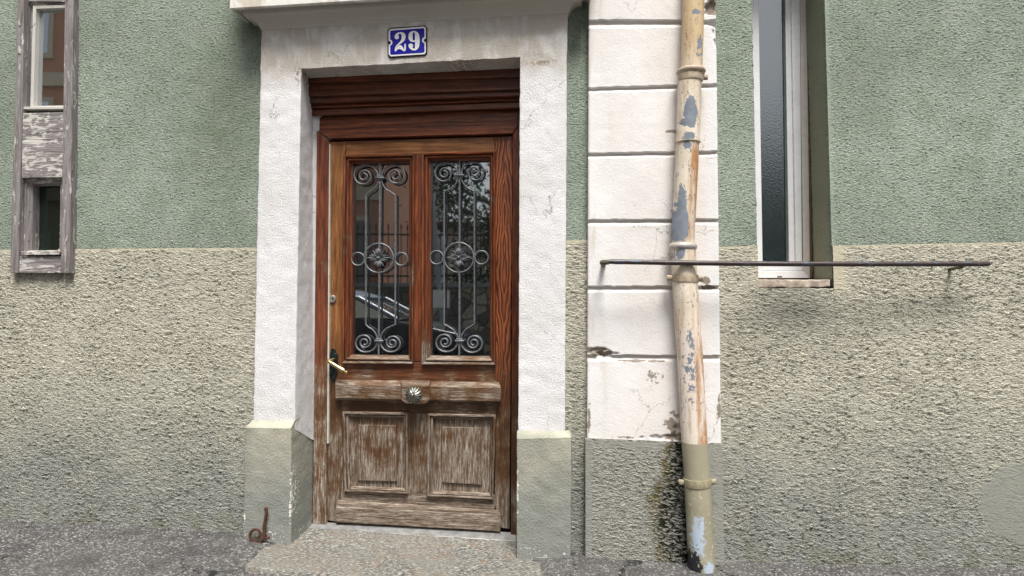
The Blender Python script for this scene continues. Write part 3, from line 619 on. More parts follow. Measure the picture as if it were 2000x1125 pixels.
lint = loft(A, n=220, step=.012, rnd=0, jit=.0016, js=22, jit2=.0007)
A = [rail((585, 134.2), ir, YPF), rail((605, 157), (1016, 138.7), 0.09, 0.10), rail((605, 157), (1016, 138.7), 0.09, 0.2)]
sof = loft(A, n=150, step=.012, rnd=0, jit=.0014, js=22, jit2=.0006)
e1 = loft([(P(*L1, YPF) + Vector((0, .08, 0)), P(*lintel_l, YPF) + Vector((0, .08, 0))), (P(*L1, YPF), P(*lintel_l, YPF))], n=20, jit=0, rnd=0)
e2 = loft([(P(*L2, YPF), P(*lintel_r, YPF)), (P(*L2, YPF) + Vector((0, .08, 0)), P(*lintel_r, YPF) + Vector((0, .08, 0)))], n=20, jit=0, rnd=0)
surround = mk([lint, sof, e1, e2], 'door_surround', MT['white'], house)
for q in (left_pier, right_pier): mk([q], 'jamb', MT['white'], surround)
# cornice: cove under a projecting slab, returned on both ends
def cornice():
    bm = bmesh.new(); a, b = P(*L1, YPF), P(*L2, YPF); slope = (b.z - a.z) / (b.x - a.x)
    zc = lambda x: a.z + slope * (x - a.x)
    zsl = P(443, 18, -0.168).z - zc(P(443, 18, -.168).x); hcv = P(700, 22.6, -.11).z - zc(P(700, 22.6, -.11).x)
    prof = [(0.0, -0.004), (0.004, 0.0), (0.006, 0.008), (0.010, 0.012)]
    for i in range(13):
        t = i / 12 * math.pi / 2; prof.append((0.012 + 0.056 * (1 - math.cos(t)), 0.014 + (zsl - 0.030) * math.sin(t)))
    prof += [(0.070, zsl - 0.012), (0.072, zsl - .004), (0.074, zsl + 0.010), (0.096, zsl + 0.010), (0.098, zsl), (0.113, zsl), (0.116, zsl + .004), (0.116, zsl + 0.16), (0.150, zsl + 0.20), (0.150, zsl + .40), (0.0, zsl + .42)]
    for i, (o, h) in enumerate(prof): pass
    rings = []; N = 60
    for o, h in prof:
        row = [Vector((a.x - o, 0.02, 0)), Vector((a.x - o, YPF - o, 0))]
        x0, x1 = a.x - o, b.x + o
        row += [Vector((x0 + (x1 - x0) * k / N, YPF - o, 0)) for k in range(1, N)]
        row += [Vector((x1, YPF - o, 0)), Vector((x1, 0.02, 0))]
        r = []
        for v in row:
            j = mnoise.noise(Vector((v.x * 14, v.y * 14, h * 14))) * 0.0016
            r.append(bm.verts.new((v.x, v.y + j, zc(v.x) + h + j)))
        rings.append(r)
    for p, q in zip(rings, rings[1:]):
        for k in range(len(p) - 1): bm.faces.new((p[k], p[k + 1], q[k + 1], q[k]))
    return bm
obj('cornice', cornice(), MT['cornice'], surround, ang=28)
# plinths
def plinth(tl, tr, cl, cr, bl, br, inner=None):
    """tl,tr top back of the chamfer (pier face); cl,cr chamfer lip; bl,br foot"""
    rails = []
    f = lambda a, b, y, y2=None: rail(a, b, y, y2)
    ms = []
    # face with side returns: columns left back, left front, right front, right back
    zt_l, zt_r = P(*cl, YPL), P(*cr, YPL); fl, fr = P(*bl, YPL), P(*br, YPL); fl.z -= .05; fr.z -= .05
    bk = lambda v, y: Vector((v.x, y, v.z))
    rr = (inner[0] if inner else bk(zt_r, 0.02), inner[1] if inner else bk(fr, .02))
    lb = (bk(zt_l, 0.02), bk(fl, 0.02))
    if inner and inner[2] == 'L': rr = (bk(zt_r, .02), bk(fr, .02)); lb = (inner[0], inner[1])
    ms.append(loft([lb, (zt_l, fl), (zt_r, fr), rr], n=60, step=.012, rnd=.004, jit=.0018, js=24, jit2=.0008))
    T0, T1 = P(*tl, YPF), P(*tr, YPF)
    lipb_l, lipb_r = lb[0], rr[0]
    ms.append(loft([(T0, T1), (zt_l, zt_r)], n=40, step=.008, rnd=0, jit=.0016, js=24, jit2=.0008))
    ms.append(loft([(bk(T0, .02), T0), (lb[0], zt_l)], n=12, step=.02, rnd=0, jit=0))
    ms.append(loft([(T1, rr[0] + Vector((0, 0, T1.z - zt_r.z))), (zt_r, rr[0])], n=12, step=.02, rnd=0, jit=0))
    return ms
inn = (P(610.5, 815, .14) + Vector((0, .02, 0)), P(609, 1035, .14) + Vector((0, .02, -.03)), 'R')
mk(plinth((493.5, 820), (576, 821), (479, 835), (568, 837), (474.5, 1050), (568.5, 1066), inn), 'plinth', MT['plinth'], surround)
a_ = P(1010, 858, YPL); b_ = P(1009, 1100, YPL)
inn2 = (Vector((a_.x, .16, a_.z)), Vector((b_.x, .16, b_.z - .05)), 'L')
mk(plinth((1010, 840.5), (1103, 842), (1009.5, 857), (1116, 855), (1009, 1090), (1115, 1087), inn2), 'plinth', MT['plinth'], surround)

# ------------------------------------------------------------------ pilaster with channelled joints
YQ = -0.050
def pilaster():
    gv = [((1150, 39), (1399, 39), (1150, 55), (1399, 52)), ((1149.5, 171.5), (1399, 164), (1149.5, 181), (1399, 174)), ((1149, 299.5), (1402, 295), (1149, 309), (1402, 305)),
          ((1148, 429.5), (1403, 428), (1148, 440), (1403, 438)), ((1148, 559.5), (1404, 559), (1148, 571), (1404, 570)), ((1147.5, 693), (1406, 695), (1147.5, 705), (1406, 706)), ((1150, -92), (1397, -95), (1150, -80), (1397, -83))]
    ztp = hline((1150, -150), (1398, -150), YQ); zbt = hline((1147.5, 856), (1409, 866), YQ)
    xa = line((1150, 0), (1146.5, 860), YQ); xb = line((1398.5, 0), (1408.7, 862), YQ)
    n, r = 90, 700
    u = np.linspace(0, 1, n)[None, :]; v = np.linspace(0, 1, r)[:, None]
    xm = xa(1.5) + (xb(1.5) - xa(1.5)) * u; Z = np.vectorize(zbt)(xm) + (np.vectorize(ztp)(xm) - np.vectorize(zbt)(xm)) * v
    A, B = np.vectorize(xa)(Z), np.vectorize(xb)(Z); X = A + (B - A) * u
    Y = np.full_like(X, YQ); G = np.zeros_like(X)
    for tl, tr, bl, br in gv:
        zt_, zb_ = np.vectorize(hline(tl, tr, YQ))(X), np.vectorize(hline(bl, br, YQ))(X); w = 0.004
        wob = vnoise(X, 0 * X, Z, 30) * 0.003
        g = np.clip((Z - zb_ - wob) / (zt_ - zb_) * 1.5, 0, 1) * (Z < zt_ + wob); G = np.maximum(G, g)
    Y = Y + G * 0.017
    d = np.minimum(X - A, B - X); Y = Y + np.clip(1 - d / .006, 0, 1) ** 2 * .004
    Y += vnoise(X, 0 * X, Z, 9) * .0012 + vnoise(X, 0 * X + 2, Z, 30) * .0010
    def chip(px, py, rx, ry, dep, th=.45):
        c = P(px, py, YQ); q = np.sqrt(((X - c.x) / (rx / 380)) ** 2 + ((Z - c.z) / (ry / 380)) ** 2)
        k = np.clip(1 - q, 0, 1) + vnoise(X, 0 * X, Z, 55) * .9; return sst(k, th, th + .08) * dep
    for a in ((1165, 684, 34, 12, .013), (1190, 690, 36, 6, .012), (1385, 15, 22, 26, .02), (1400, 60, 9, 42, .014), (1395, 48, 14, 8, .01), (1330, 845, 30, 22, .008), (1300, 855, 60, 8, .008)): Y += chip(*a)
    V = np.stack([X, Y, Z], -1); L = V[:, :1].copy(); L[..., 1] = .02; Rr = V[:, -1:].copy(); Rr[..., 1] = .02
    return grid_mesh(np.concatenate([L, V, Rr], 1))
pil = link('pilaster', pilaster(), MT['pil'], house, ang=180)
def pil_base():
    YB = -0.060; ztp = hline((1147.5, 858), (1412, 868), YB); xa = line((1143.5, 857), (1143.5, 1086), YB); xb = line((1411, 866), (1415, 1096), YB)
    m = sheet(xa, xb, lambda x: gz(x) - .06, ztp, YB, step=.005, edge=lambda X, Z: np.maximum.reduce([(1 - sst(X - np.vectorize(xa)(Z), .028, .036)) * .95, sst(X, np.vectorize(xb)(Z) - .085, np.vectorize(xb)(Z) - .075) * .95, sst(Z, np.vectorize(ztp)(X) - .05, np.vectorize(ztp)(X) - .03) * .8]))
    A, B = Vector((xa(.7), 0, .0)), Vector((xb(.7), 0, 0)); zt1, zt2 = ztp(A.x), ztp(B.x)
    t = loft([(Vector((A.x, .02, zt1 + .008)), Vector((B.x, .02, zt2 + .008))), (Vector((A.x, YB, zt1)), Vector((B.x, YB, zt2)))], n=80, step=.01, rnd=0, jit=.001)
    zl = gz(A.x) - .06; s1 = loft([(Vector((A.x, .02, zt1)), Vector((A.x, .02, zl))), (Vector((A.x, YB, zt1)), Vector((A.x, YB, zl)))], n=60, step=.01, rnd=0, jit=.001)
    s2 = loft([(Vector((B.x, YB, zt2)), Vector((B.x, YB, zl))), (Vector((B.x, .02, zt2)), Vector((B.x, .02, zl)))], n=60, step=.01, rnd=0, jit=.001)
    bm = join_meshes([m, t, s1, s2]); return from_bm_keep(bm)
def m_pbpaint():
    m = Mat('base_edge_paint')
link('pilaster_base', pil_base(), MT['pilaster_base'], pil, ang=180)

# ------------------------------------------------------------------ door frame, transom
YC = 0.14; YD = 0.165; YG = 0.205
cas = empty
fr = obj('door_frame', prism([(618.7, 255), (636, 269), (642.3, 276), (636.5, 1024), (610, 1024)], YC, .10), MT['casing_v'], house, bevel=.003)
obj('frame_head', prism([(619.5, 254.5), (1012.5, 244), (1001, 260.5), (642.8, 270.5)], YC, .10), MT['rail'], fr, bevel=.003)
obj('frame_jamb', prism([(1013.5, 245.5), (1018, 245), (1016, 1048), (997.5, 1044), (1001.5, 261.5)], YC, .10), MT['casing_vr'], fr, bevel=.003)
obj('seal_strip', prism([(641.2, 281), (644.3, 281), (641.5, 866), (638.3, 866)], YC + .006, .03), MT['seal_strip'], fr)
def transom():
    rows = [((603, 150), (1018, 133), .062), ((605, 161.5), (1018, 150), .062), ((605, 162.5), (1018, 151), .080), ((606, 178), (1018, 166), .078), ((606, 185), (1018, 171), .070), ((606, 188), (1018, 174), .070),
            ((608, 189.5), (1018, 175.5), .090), ((608, 199), (1018, 185.5), .088), ((608, 201.5), (1018, 187.5), .092), ((610, 203.5), (1018, 190), .118), ((611, 209.5), (1018, 194.5), .112), ((611, 211), (1018, 196), .115), ((613, 214), (1018, 198.5), .135),
            ((613, 215), (1018, 199.5), .128), ((613, 224), (1018, 208.5), .126), ((613, 226.5), (1018, 211), .130), ((616, 228), (1018, 213), .172), ((616, 256), (1018, 248), .172)]
    bm = bmesh.new(); vs = []
    for a, b, y in rows:
        A, B = P(*a, y), P(*b, y); A.x = P(600, a[1], .1).x; vs.append([bm.verts.new(A.lerp(B, k / 6)) for k in range(7)])
    for p, q in zip(vs, vs[1:]):
        for k in range(6): bm.faces.new((p[k], p[k + 1], q[k + 1], q[k]))
    return bm
tr = obj('transom', transom(), MT['rail_dark'], house, bevel=.0015, ang=25)
obj('transom_board', prism([(623.5, 229.5), (1011, 214), (1011, 246), (623.5, 257)], .166, .03), MT['rail'], tr, bevel=.002)
obj('threshold', prism([(605, 1022), (1008, 1043), (1008, 1057), (603, 1031)], .135, .002), MT['aluminium'], house)
thb = bmesh.new()
tq = [P(603, 1031, .10), P(1008.5, 1057, .10), P(1008.5, 1040, .155), P(634, 1020, .155), P(611, 1020, .155)]
vv = [thb.verts.new(q) for q in tq]; vl = [thb.verts.new(q - Vector((0, 0, .02))) for q in tq]; thb.faces.new(vv); thb.faces.new(vl[::-1])
for i in range(5): thb.faces.new((vv[i], vl[i], vl[(i + 1) % 5], vv[(i + 1) % 5]))
for o in [o for o in S.objects if o.name == 'threshold']: bpy.data.objects.remove(o)
thr = obj('threshold', thb, MT['aluminium'], house, bevel=.001)
for q in ((655, 1028), (747, 1033), (838, 1040), (923, 1046), (995, 1051)):
    c = P(*q, .125); c.z = tq[0].z + (tq[1].z - tq[0].z) * (q[0] - 603) / 405 + .003
    obj('screw', lathe([(.0045, -.004), (.0045, .001), (.002, .002)], c, axis='z', n=10), MT['rust'], thr)

# ------------------------------------------------------------------ door leaf
door = obj('door', prism([(643, 274), (1002, 264), (996, 1036), (637, 1022)], YG + .012, .03), MT['stile'], house)
tag(door, 'brown panelled door, varnished above and bleached bare towards the bottom')
BV = .0016
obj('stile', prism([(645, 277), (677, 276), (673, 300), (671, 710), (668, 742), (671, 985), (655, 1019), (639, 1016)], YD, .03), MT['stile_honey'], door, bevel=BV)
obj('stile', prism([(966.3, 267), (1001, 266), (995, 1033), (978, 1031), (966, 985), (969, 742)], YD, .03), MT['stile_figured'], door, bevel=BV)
obj('rail', prism([(677.6, 276), (965.7, 267), (966, 297), (674, 305)], YD, .03), MT['rail_honey'], door, bevel=BV)
obj('rail', prism([(671, 705), (969, 710), (969, 752), (668, 748)], YD, .03), MT['rail'], door, bevel=BV)
obj('rail', prism([(668, 776), (969, 781), (969, 812), (668, 806)], YD, .03), MT['rail'], door, bevel=BV)
obj('rail', prism([(671, 957), (966, 968), (966, 1000), (667, 990)], YD, .03), MT['kick'], door, bevel=BV)
obj('muntin', prism([(808, 302), (825, 301.5), (825, 706), (807, 705.5)], YD, .03), MT['stile'], door, bevel=BV)
obj('muntin', prism([(796, 806), (837, 808), (834.5, 965), (797, 963)], YD, .03), MT['worn_v'], door, bevel=BV)
GM = [(0, YD + .004), (0, YD - .020), (.10, YD - .024), (.28, YD - .022), (.33, YD - .008), (.42, YD - .006), (.55, YD - .020), (.66, YD - .018), (.85, YD + .004), (1.0, YD + .010), (1.0, YG + .004)]
GLZ = [([(672, 304), (810.6, 301), (808, 711), (668.7, 710)], [(686.7, 318.5), (797.5, 316.4), (796.3, 695.6), (683.8, 693.5)]),
       ([(824, 299.5), (968, 295.6), (968, 713), (824, 712)], [(839.3, 313), (955, 311), (955.8, 697), (839, 695.6)])]
LOWP = [([(669, 803.5), (798, 805.5), (797, 964), (672.8, 959)], [(683, 815), (785, 818), (789, 955), (687, 951)], [(700, 831), (773, 831.5), (774.5, 939.6), (701, 938)]),
        ([(835.7, 807.5), (968.4, 810), (963, 975), (833.5, 968)], [(848.6, 819), (957, 822), (955, 964), (847.8, 960)], [(863, 835), (938, 836.5), (939, 946), (864.6, 941.5)])]
def ring_side(outer, inner, prof, k, yr=None):   # one mitred side of a frame
    yr = YD - .01 if yr is None else yr; bm = bmesh.new(); O = [P(x, y, yr) for x, y in outer]; I = [P(x, y, yr) for x, y in inner]; rows = []
    for t, y in prof:
        r = []
        for q in (k, (k + 1) % 4):
            o, i = O[q], I[q]; r.append(Vector((o.x + (i.x - o.x) * t, y, o.z + (i.z - o.z) * t)))
        rows.append([bm.verts.new(r[0].lerp(r[1], s / 8)) for s in range(9)])
    for a, b in zip(rows, rows[1:]):
        for s in range(8): bm.faces.new((a[s], a[s + 1], b[s + 1], b[s]))
    return bm
def frame4(outer, inner, prof, mats, name, parent, yr=None):
    """mitred moulding as one mesh, with a grain direction per side"""
    bm = bmesh.new()
    for k in range(4):
        b = ring_side(outer, inner, prof, k, yr); me = bpy.data.meshes.new('t'); b.to_mesh(me); b.free(); n = len(bm.faces); bm.from_mesh(me); bm.faces.ensure_lookup_table()
        for f in bm.faces[n:]: f.material_index = k
    me = bpy.data.meshes.new('m'); bm.to_mesh(me); bm.free()
    o = link(name, me, None, parent, ang=25)
    for q in mats: me.materials.append(q)
    return o
for (o_, i_) in GLZ:
    frame4(o_, i_, GM, [MT['mould_h'], MT['mould_v'], MT['sill_h'], MT['mould_v']], 'glazing_moulding', door)
    c = [(i_[0][0] - 4, i_[0][1] - 4), (i_[1][0] + 4, i_[1][1] - 4), (i_[2][0] + 4, i_[2][1] + 4), (i_[3][0] - 4, i_[3][1] + 4)]
    obj('glass_pane', prism(c, YG, .004), MT['door_glass'], door, smooth=False)
PM = [(0, YD + .004), (0, YD - .018), (.12, YD - .022), (.36, YD - .021), (.42, YD - .006), (.50, YD - .004), (.56, YD - .014), (.72, YD - .012), (.80, YD - .001), (1.0, YD + .010), (1.0, YD + .03)]
for (o_, i_, r_) in LOWP:
    frame4(o_, i_, PM, [MT['worn_h'], MT['worn_v'], MT['worn_h'], MT['worn_v']], 'panel_moulding', door)
    g_ = [(i_[k][0] + (-3, 3, 3, -3)[k], i_[k][1] + (-3, -3, 3, 3)[k]) for k in range(4)]
    pn = obj('lower_panel', prism(g_, YD + .010, .012), MT['worn_v'], door)
    rr = [(r_[k][0] + (-2, 2, 2, -2)[k], r_[k][1] + (-2, -2, 2, 2)[k]) for k in range(4)]
    b = frustum(rr, YD + .009, r_, YD - .003)
    me = mesh_of(b)                                  # raised field: same board as the panel
    pm = pn.data; bm = bmesh.new(); bm.from_mesh(pm); off = -ORG[pn.name]
    n0 = len(bm.verts); bm.from_mesh(me); bm.verts.ensure_lookup_table()
    for v in bm.verts[n0:]: v.co += off
    bm.to_mesh(pm); bm.free()
# apron rail with the knob block
def apron():
    bk = [(652, 742), (978, 745), (982, 786), (653, 783)]; bm = frustum([(656, 741), (975, 745.5), (977, 787), (655, 782)], YD, [(654.7, 751), (978.8, 757), (978, 784), (655, 778)], .118)
    return bm
obj('apron_rail', apron(), MT['worn_h'], door, bevel=.003)
obj('knob_block', frustum([(782, 743), (840, 744), (840, 784), (834, 789), (793, 789), (783, 782)], .125, [(785, 752), (838.5, 753), (838.5, 781), (832.5, 788), (792, 787.5), (784, 781)], .104, extra=.02), MT['worn_h'], door, bevel=.002)
KC = P(812, 769, .104)
def knobmod(a, r, h): return 1 + (0.13 * math.cos(14 * (a + h * 9)) if 0.028 < h < .080 and r > .012 else 0)
kp = [(.030, -.002), (.031, .006), (.018, .012), (.016, .026), (.030, .032), (.040, .036), (.043, .042), (.043, .047), (.040, .052), (.034, .058), (.026, .064), (.017, .069), (.010, .071), (.0095, .075), (.008, .079), (.004, .082)]
obj('door_knob', lathe(kp, KC, n=108, mod=knobmod), MT['pewter'], door, ang=60)
# kick board
obj('kick_board', frustum([(657, 979), (976, 1000), (977.5, 1037), (656, 1019)], YD, [(656.2, 992), (977, 1006), (977, 1038), (656, 1020)], .135), MT['kick'], door, bevel=.0025)
obj('drip_rail', frustum([(660, 976), (972, 996), (976, 1003), (657, 989)], YD, [(657.5, 983), (975, 1001), (976.5, 1004.5), (656.5, 991)], .142), MT['kick'], door, bevel=.0015)
# lock cylinder
LC = P(649.8, 584, YD)
obj('lock_cylinder', lathe([(.0215, -.003), (.0215, .006), (.019, .010), (.010, .0105), (.0098, .008), (.004, .008)], LC, n=28), MT['lock_metal'], door, ang=30)
obj('keyhole', prism([(648.9, 582.5), (650, 581.5), (651, 582.5), (650.4, 587.5), (649.6, 587.5)], YD - .0112, .004), MT['enamel_black'], door)
# handle plate (pierced rococo plate) and brass lever
def px(x, y, d): return P(x, y, d)
def plate():
    half = [(0, -31), (3, -30), (5, -26), (5.5, -23), (8.5, -20), (9, -15), (8, -9), (9.5, -3), (9.5, 4), (8, 10), (9, 15), (7.5, 21), (4, 25), (4.5, 28.5), (2.5, 31), (0, 31.5)]
    pts = [(650.5 + a, 712.5 + b) for a, b in half] + [(650.5 - a, 712.5 + b) for a, b in half[-2:0:-1]]
    bm = prism(pts, YD - .006, .007)
    for cx, cy, r in ((650.5, 697, 7.4), (650.5, 723, 8.2), (650.5, 739.5, 3.6), (650.5, 684.5, 3.6)):
        c = P(cx, cy, YD - .006); tube([c + Vector((math.cos(t) * r / 365, -.001, math.sin(t) * r / 365)) for t in np.linspace(0, 2 * math.pi, 25)], .0022, 6, bm)
    c = P(650.5, 703, YD - .006); lathe([(.012, 0), (.013, .006), (.009, .010), (.006, .012)], c, n=20, bm=bm)
    for s in (-1, 1): tube([P(650.5 + s * 2, 690, YD - .007), P(650.5 + s * 7, 694, YD - .008), P(650.5 + s * 8, 701, YD - .007), P(650.5 + s * 5, 712, YD - .007), P(650.5 + s * 7.5, 722, YD - .008)], .0018, 6, bm)
    return bm
pl = obj('handle_plate', plate(), MT['dark_bronze'], door, bevel=.001)
kh = obj('keyhole_cover', prism([(648.6, 722), (650.5, 719), (652.4, 722), (651.6, 731), (649.4, 731)], YD - .0085, .003), MT['enamel_black'], door)
h0 = P(650.5, 703, YD - .01); h1 = P(650.2, 703, YD - .035); h2 = P(641.5, 705.5, YD - .060); h3 = P(649, 710, YD - .066); h4 = P(671, 724, YD - .066); h5 = P(673.5, 725.3, YD - .066); h6 = P(678.5, 728.5, YD - .066)
hb = tube(catmull([h0, h1, h2, h3], 6), [.0085] * 6 + [.0092] * 6 + [.0098] * 7, 12)
dd = (h4 - h3); tube([h3, h3 + dd * .06, h3 + dd * .07, h3 + dd * .12, h3 + dd * .13, h4], [.0105, .0105, .0120, .0120, .0100, .0122], 14, hb)
tube([h4, h5, h5 + (h6 - h5) * .35, h5 + (h6 - h5) * .8, h6], [.0062, .0062, .0105, .0095, .004], 14, hb)
obj('door_handle', hb, MT['brass'], door, ang=40)

# ------------------------------------------------------------------ wrought iron grilles
def grille(cxt, cxc, cyc, cxb, top, colt, colb, bot, sb, el_t, el_b, sc, ct, cb, side_c, side_r, R0):
    Yg = YD + .012; bm = bmesh.new(); g = lambda x, y, d=0.0: P(x, y, Yg - d); k = 1 / 362.0
    # centre bar: plain ends, twisted middle
    def bar(a, b, tw, r=.0062):
        n = max(2, int((b[1] - a[1]) / 1.2)); tube([g(a[0] + (b[0] - a[0]) * i / n, a[1] + (b[1] - a[1]) * i / n) for i in range(n + 1)], r, 4, bm, square=True, twist=tw)
    xx = lambda y: cxt + (cxb - cxt) * (y - top) / (bot - top)
    bar((xx(top), top), (xx(colt + 12), colt + 12), 0); bar((xx(colt + 12), colt + 12), (xx(cyc - sc - 6), cyc - sc - 6), 75)
    bar((xx(cyc - sc - 6), cyc - sc - 6), (xx(cyc - sc + 8), cyc - sc + 8), 0); bar((xx(cyc + sc - 8), cyc + sc - 8), (xx(cyc + sc + 5), cyc + sc + 5), 0)
    bar((xx(cyc + sc + 5), cyc + sc + 5), (xx(colb - 8), colb - 8), 75); bar((xx(colb - 8), colb - 8), (xx(bot), bot), 0)
    # rings
    def ring(cx, cy, r, w=.0045):
        pts = [g(cx + math.cos(t) * r, cy + math.sin(t) * r) for t in np.linspace(0, 2 * math.pi, 41)]; tube(pts, w, 6, bm, cap=False, flat=1.3)
    ring(cxc, cyc, sc, .0048)
    for c, r in zip(side_c, side_r): ring(c[0], c[1], r)
    # side bars with ogee elbows running into scrolls
    for s, xb_ in ((-1, sb[0]), (1, sb[1])):
        for (ey, cy, cx, sy) in ((el_t, colt, xx(colt), 1), (el_b, colb, xx(colb), -1)):
            # from the collar outwards: concave curve to the elbow
            pts = [(cx + s * 3.2, cy + sy * 3), (cx + s * 5, cy + sy * 12), (cx + s * 12, cy + sy * 22), (cx + s * 20, cy + sy * 27), (xb_, ey)]
            tube([g(*p[:2]) for p in catmull([Vector((a, b, 0)) for a, b in pts], 6)], .0042, 6, bm, flat=1.3)
            c0 = ct if sy == 1 else cb; ccx, ccy = c0[0 if s < 0 else 1]
            st = Vector((cx + s * 3.2, cy)); d0 = abs(st.x - ccx); sp = []
            N = 96; turns = 2.3
            for i in range(N + 1):
                th = i / N * turns * 2 * math.pi; rad = d0 * math.exp(-0.118 * th) * (1 - .09 * math.sin(min(th, math.pi)) ** 2) - .2 - .006 * th
                ang = th  # starts pointing to the bar, runs over the outside (away from the middle of the panel) first
                sp.append(g(ccx - s * math.cos(ang) * rad, ccy - sy * math.sin(ang) * rad))
            sp = [g(cx + s * 3.2, cy + sy * 4)] + sp
            rr = [.0052] * (len(sp) - 8) + list(np.linspace(.0052, .0060, 8)); tube(sp, rr, 6, bm, flat=1.3)
        tube([g(xb_, el_t), g(xb_, (el_t + el_b) / 2), g(xb_, el_b)], .0050, 6, bm, flat=1.3)
    # outer flat bars at the glazing edge
    # collars
    for cy in (colt, colb):
        x = xx(cy); a, b = g(x - 9, cy, .004), g(x + 9, cy, .004)
        tube([a, a.lerp(b, .1), a.lerp(b, .9), b], [.004, .0075, .0075, .004], 8, bm, flat=1.4)
        tube([g(x - 6, cy + 4, .002), g(x + 6, cy + 4, .002)], .0045, 8, bm, flat=1.4); tube([g(x - 6, cy - 4, .002), g(x + 6, cy - 4, .002)], .0035, 8, bm, flat=1.4)
    o = obj('grille', bm, MT['grey_iron'], door, ang=50)
    # acanthus rosette
    rb = bmesh.new(); C = g(cxc, cyc, .006)
    def leaf(ang, L, w, lift=.012, wide=.45):
        ca, sa = math.cos(ang), math.sin(ang); prev = None; rows = []
        for i in range(7):
            t = i / 6; ww = w * math.sin(math.pi * min(1, (t * .85 + .12))) ** .8 * (1 if t < .95 else .25); d = L * (.14 + .86 * t); h = lift * math.sin(t * 2.6)
            mid = C + Vector((ca * d, -h - .003, sa * d)); lt = C + Vector((ca * d - sa * ww, -h + .002, sa * d + ca * ww)); rt = C + Vector((ca * d + sa * ww, -h + .002, sa * d - ca * ww))
            lo = C + Vector((ca * d, .003, sa * d)); rows.append([rb.verts.new(v) for v in (lt, mid, rt, lo)])
        for a, b in zip(rows, rows[1:]):
            for q in range(4): rb.faces.new((a[q], a[(q + 1) % 4], b[(q + 1) % 4], b[q]))
        rb.faces.new(rows[0][::-1]); rb.faces.new(rows[-1])
    for s in (0, math.pi):
        for da, L, w in ((0, 26, 2.0), (.24, 21, 1.6), (-.24, 21, 1.5), (.46, 18, 1.6), (-.46, 18, 1.4), (.90, 20, 1.9), (-.98, 20, 1.8), (.68, 12.5, 1.3), (-.7, 12.5, 1.3)):
            leaf(s + (da if s == 0 else -da), L * k, w * k)
    for s in (1, -1):
        for da, L, w in ((0, 21, 4.2), (.30, 19, 2.6), (-.30, 19, 2.6), (.16, 20, 2.6), (-.16, 20, 2.6)): leaf(s * math.pi / 2 + da, L * k, w * k, .016)
    lathe([(.010, 0), (.0105, .008), (.006, .013), (.0075, .016), (.007, .019), (.003, .0215)], C, n=20, bm=rb)
    for q in range(8): lathe([(.0028, .004), (.0028, .010), (.001, .012)], C + Vector((math.cos(q * math.pi / 4) * .012, 0, math.sin(q * math.pi / 4) * .012)), n=8, bm=rb)
    obj('rosette', rb, MT['grey_iron'], door, ang=50)
    return o
grille(742.4, 739.8, 504, 739.8, 318, 347.5, 666, 695, (714.6, 772.0), 381, 634, 28.5, ((711, 344), (772, 343)), ((712, 669), (766, 670)), ((699, 506), (784, 506)), (12.5, 12.3), 30)
grille(897.8, 896.4, 503, 897.3, 312, 342.4, 666, 697, (867.4, 926.5), 374, 633, 29, ((868, 339), (927, 337)), ((869, 668), (925, 670)), ((852.7, 503), (940.6, 503)), (13, 13), 30)

# ------------------------------------------------------------------ old narrow window in a grey timber box
YW = -0.045
ow = obj('timber_window', prism([(34.5, -40), (47.5, -40), (36.5, 533.5), (19.5, 533.5)], YW, .06), MT['grey_wood_v'], house, bevel=.003)
tag(ow, 'narrow weathered grey timber window with a boarded middle and a small lower light')
obj('stile', prism([(127, -40), (143.5, -40), (136.5, 533.5), (118.5, 533.5)], YW, .06), MT['grey_wood_v'], ow, bevel=.003)
obj('infill_board', prism([(44.5, 221), (126, 219), (121.5, 346), (41.5, 347.5)], YW + .008, .05), MT['grey_wood_h'], ow, bevel=.002)
obj('infill_board', prism([(37.5, 501), (120, 500), (118, 533), (35.5, 533)], YW + .005, .05), MT['grey_wood_h'], ow, bevel=.002)
def sash(o, i, yf, yb, mats, name): return frame4(o, i, [(0, yb + .02), (0, yf), (.5, yf - .0), (.56, yf + .006), (.8, yf + .006), (1, yf + .018), (1, yb + .03)], mats, name, ow, yf)
sash([(49, 0), (132, 0), (129, 212), (44, 214)], [(70, 16), (127, 14), (126, 207), (64.5, 208)], YW + .045, YW + .07, [MT['grey_wood_h'], MT['grey_wood_v'], MT['sash_white'], MT['grey_wood_v']], 'sash')
frame4([(65, 12), (129, 10), (128, 212), (60, 213)], [(70.5, 17), (127, 15), (126, 206), (65, 207)], [(0, YW + .06), (0, YW + .038), (1, YW + .040), (1, YW + .07)], [MT['sash_white']] * 4, 'glazing_bead', ow, YW + .04)
obj('glass_pane', prism([(64, 10), (134, 8), (132, 212), (60, 213)], YW + .068, .004), MT['old_glass'], ow, smooth=False)
obj('infill_board', prism([(50, -40), (132, -40), (132, 3), (50, 3)], YW + .03, .04), MT['grey_wood_h'], ow, bevel=.002)
sash([(43, 347), (122, 346), (121, 494), (39, 495)], [(59, 360), (115, 358), (113.5, 488), (57, 488.5)], YW + .030, YW + .08, [MT['grey_wood_h'], MT['grey_wood_v'], MT['grey_wood_h'], MT['grey_wood_v']], 'sash')
obj('glass_pane', prism([(54, 354), (120, 354), (120, 493), (52, 493)], YW + .095, .004), MT['dark_glass'], ow, smooth=False)
obj('sill', prism([(40.5, 491), (118, 490.5), (116, 497.5), (40, 498)], YW - .008, .05), MT['grey_wood_h'], ow, bevel=.002)
obj('sill', prism([(44, 208.5), (124.5, 207.5), (124, 213), (43.5, 213.5)], YW + .012, .05), MT['sash_white'], ow, bevel=.002)

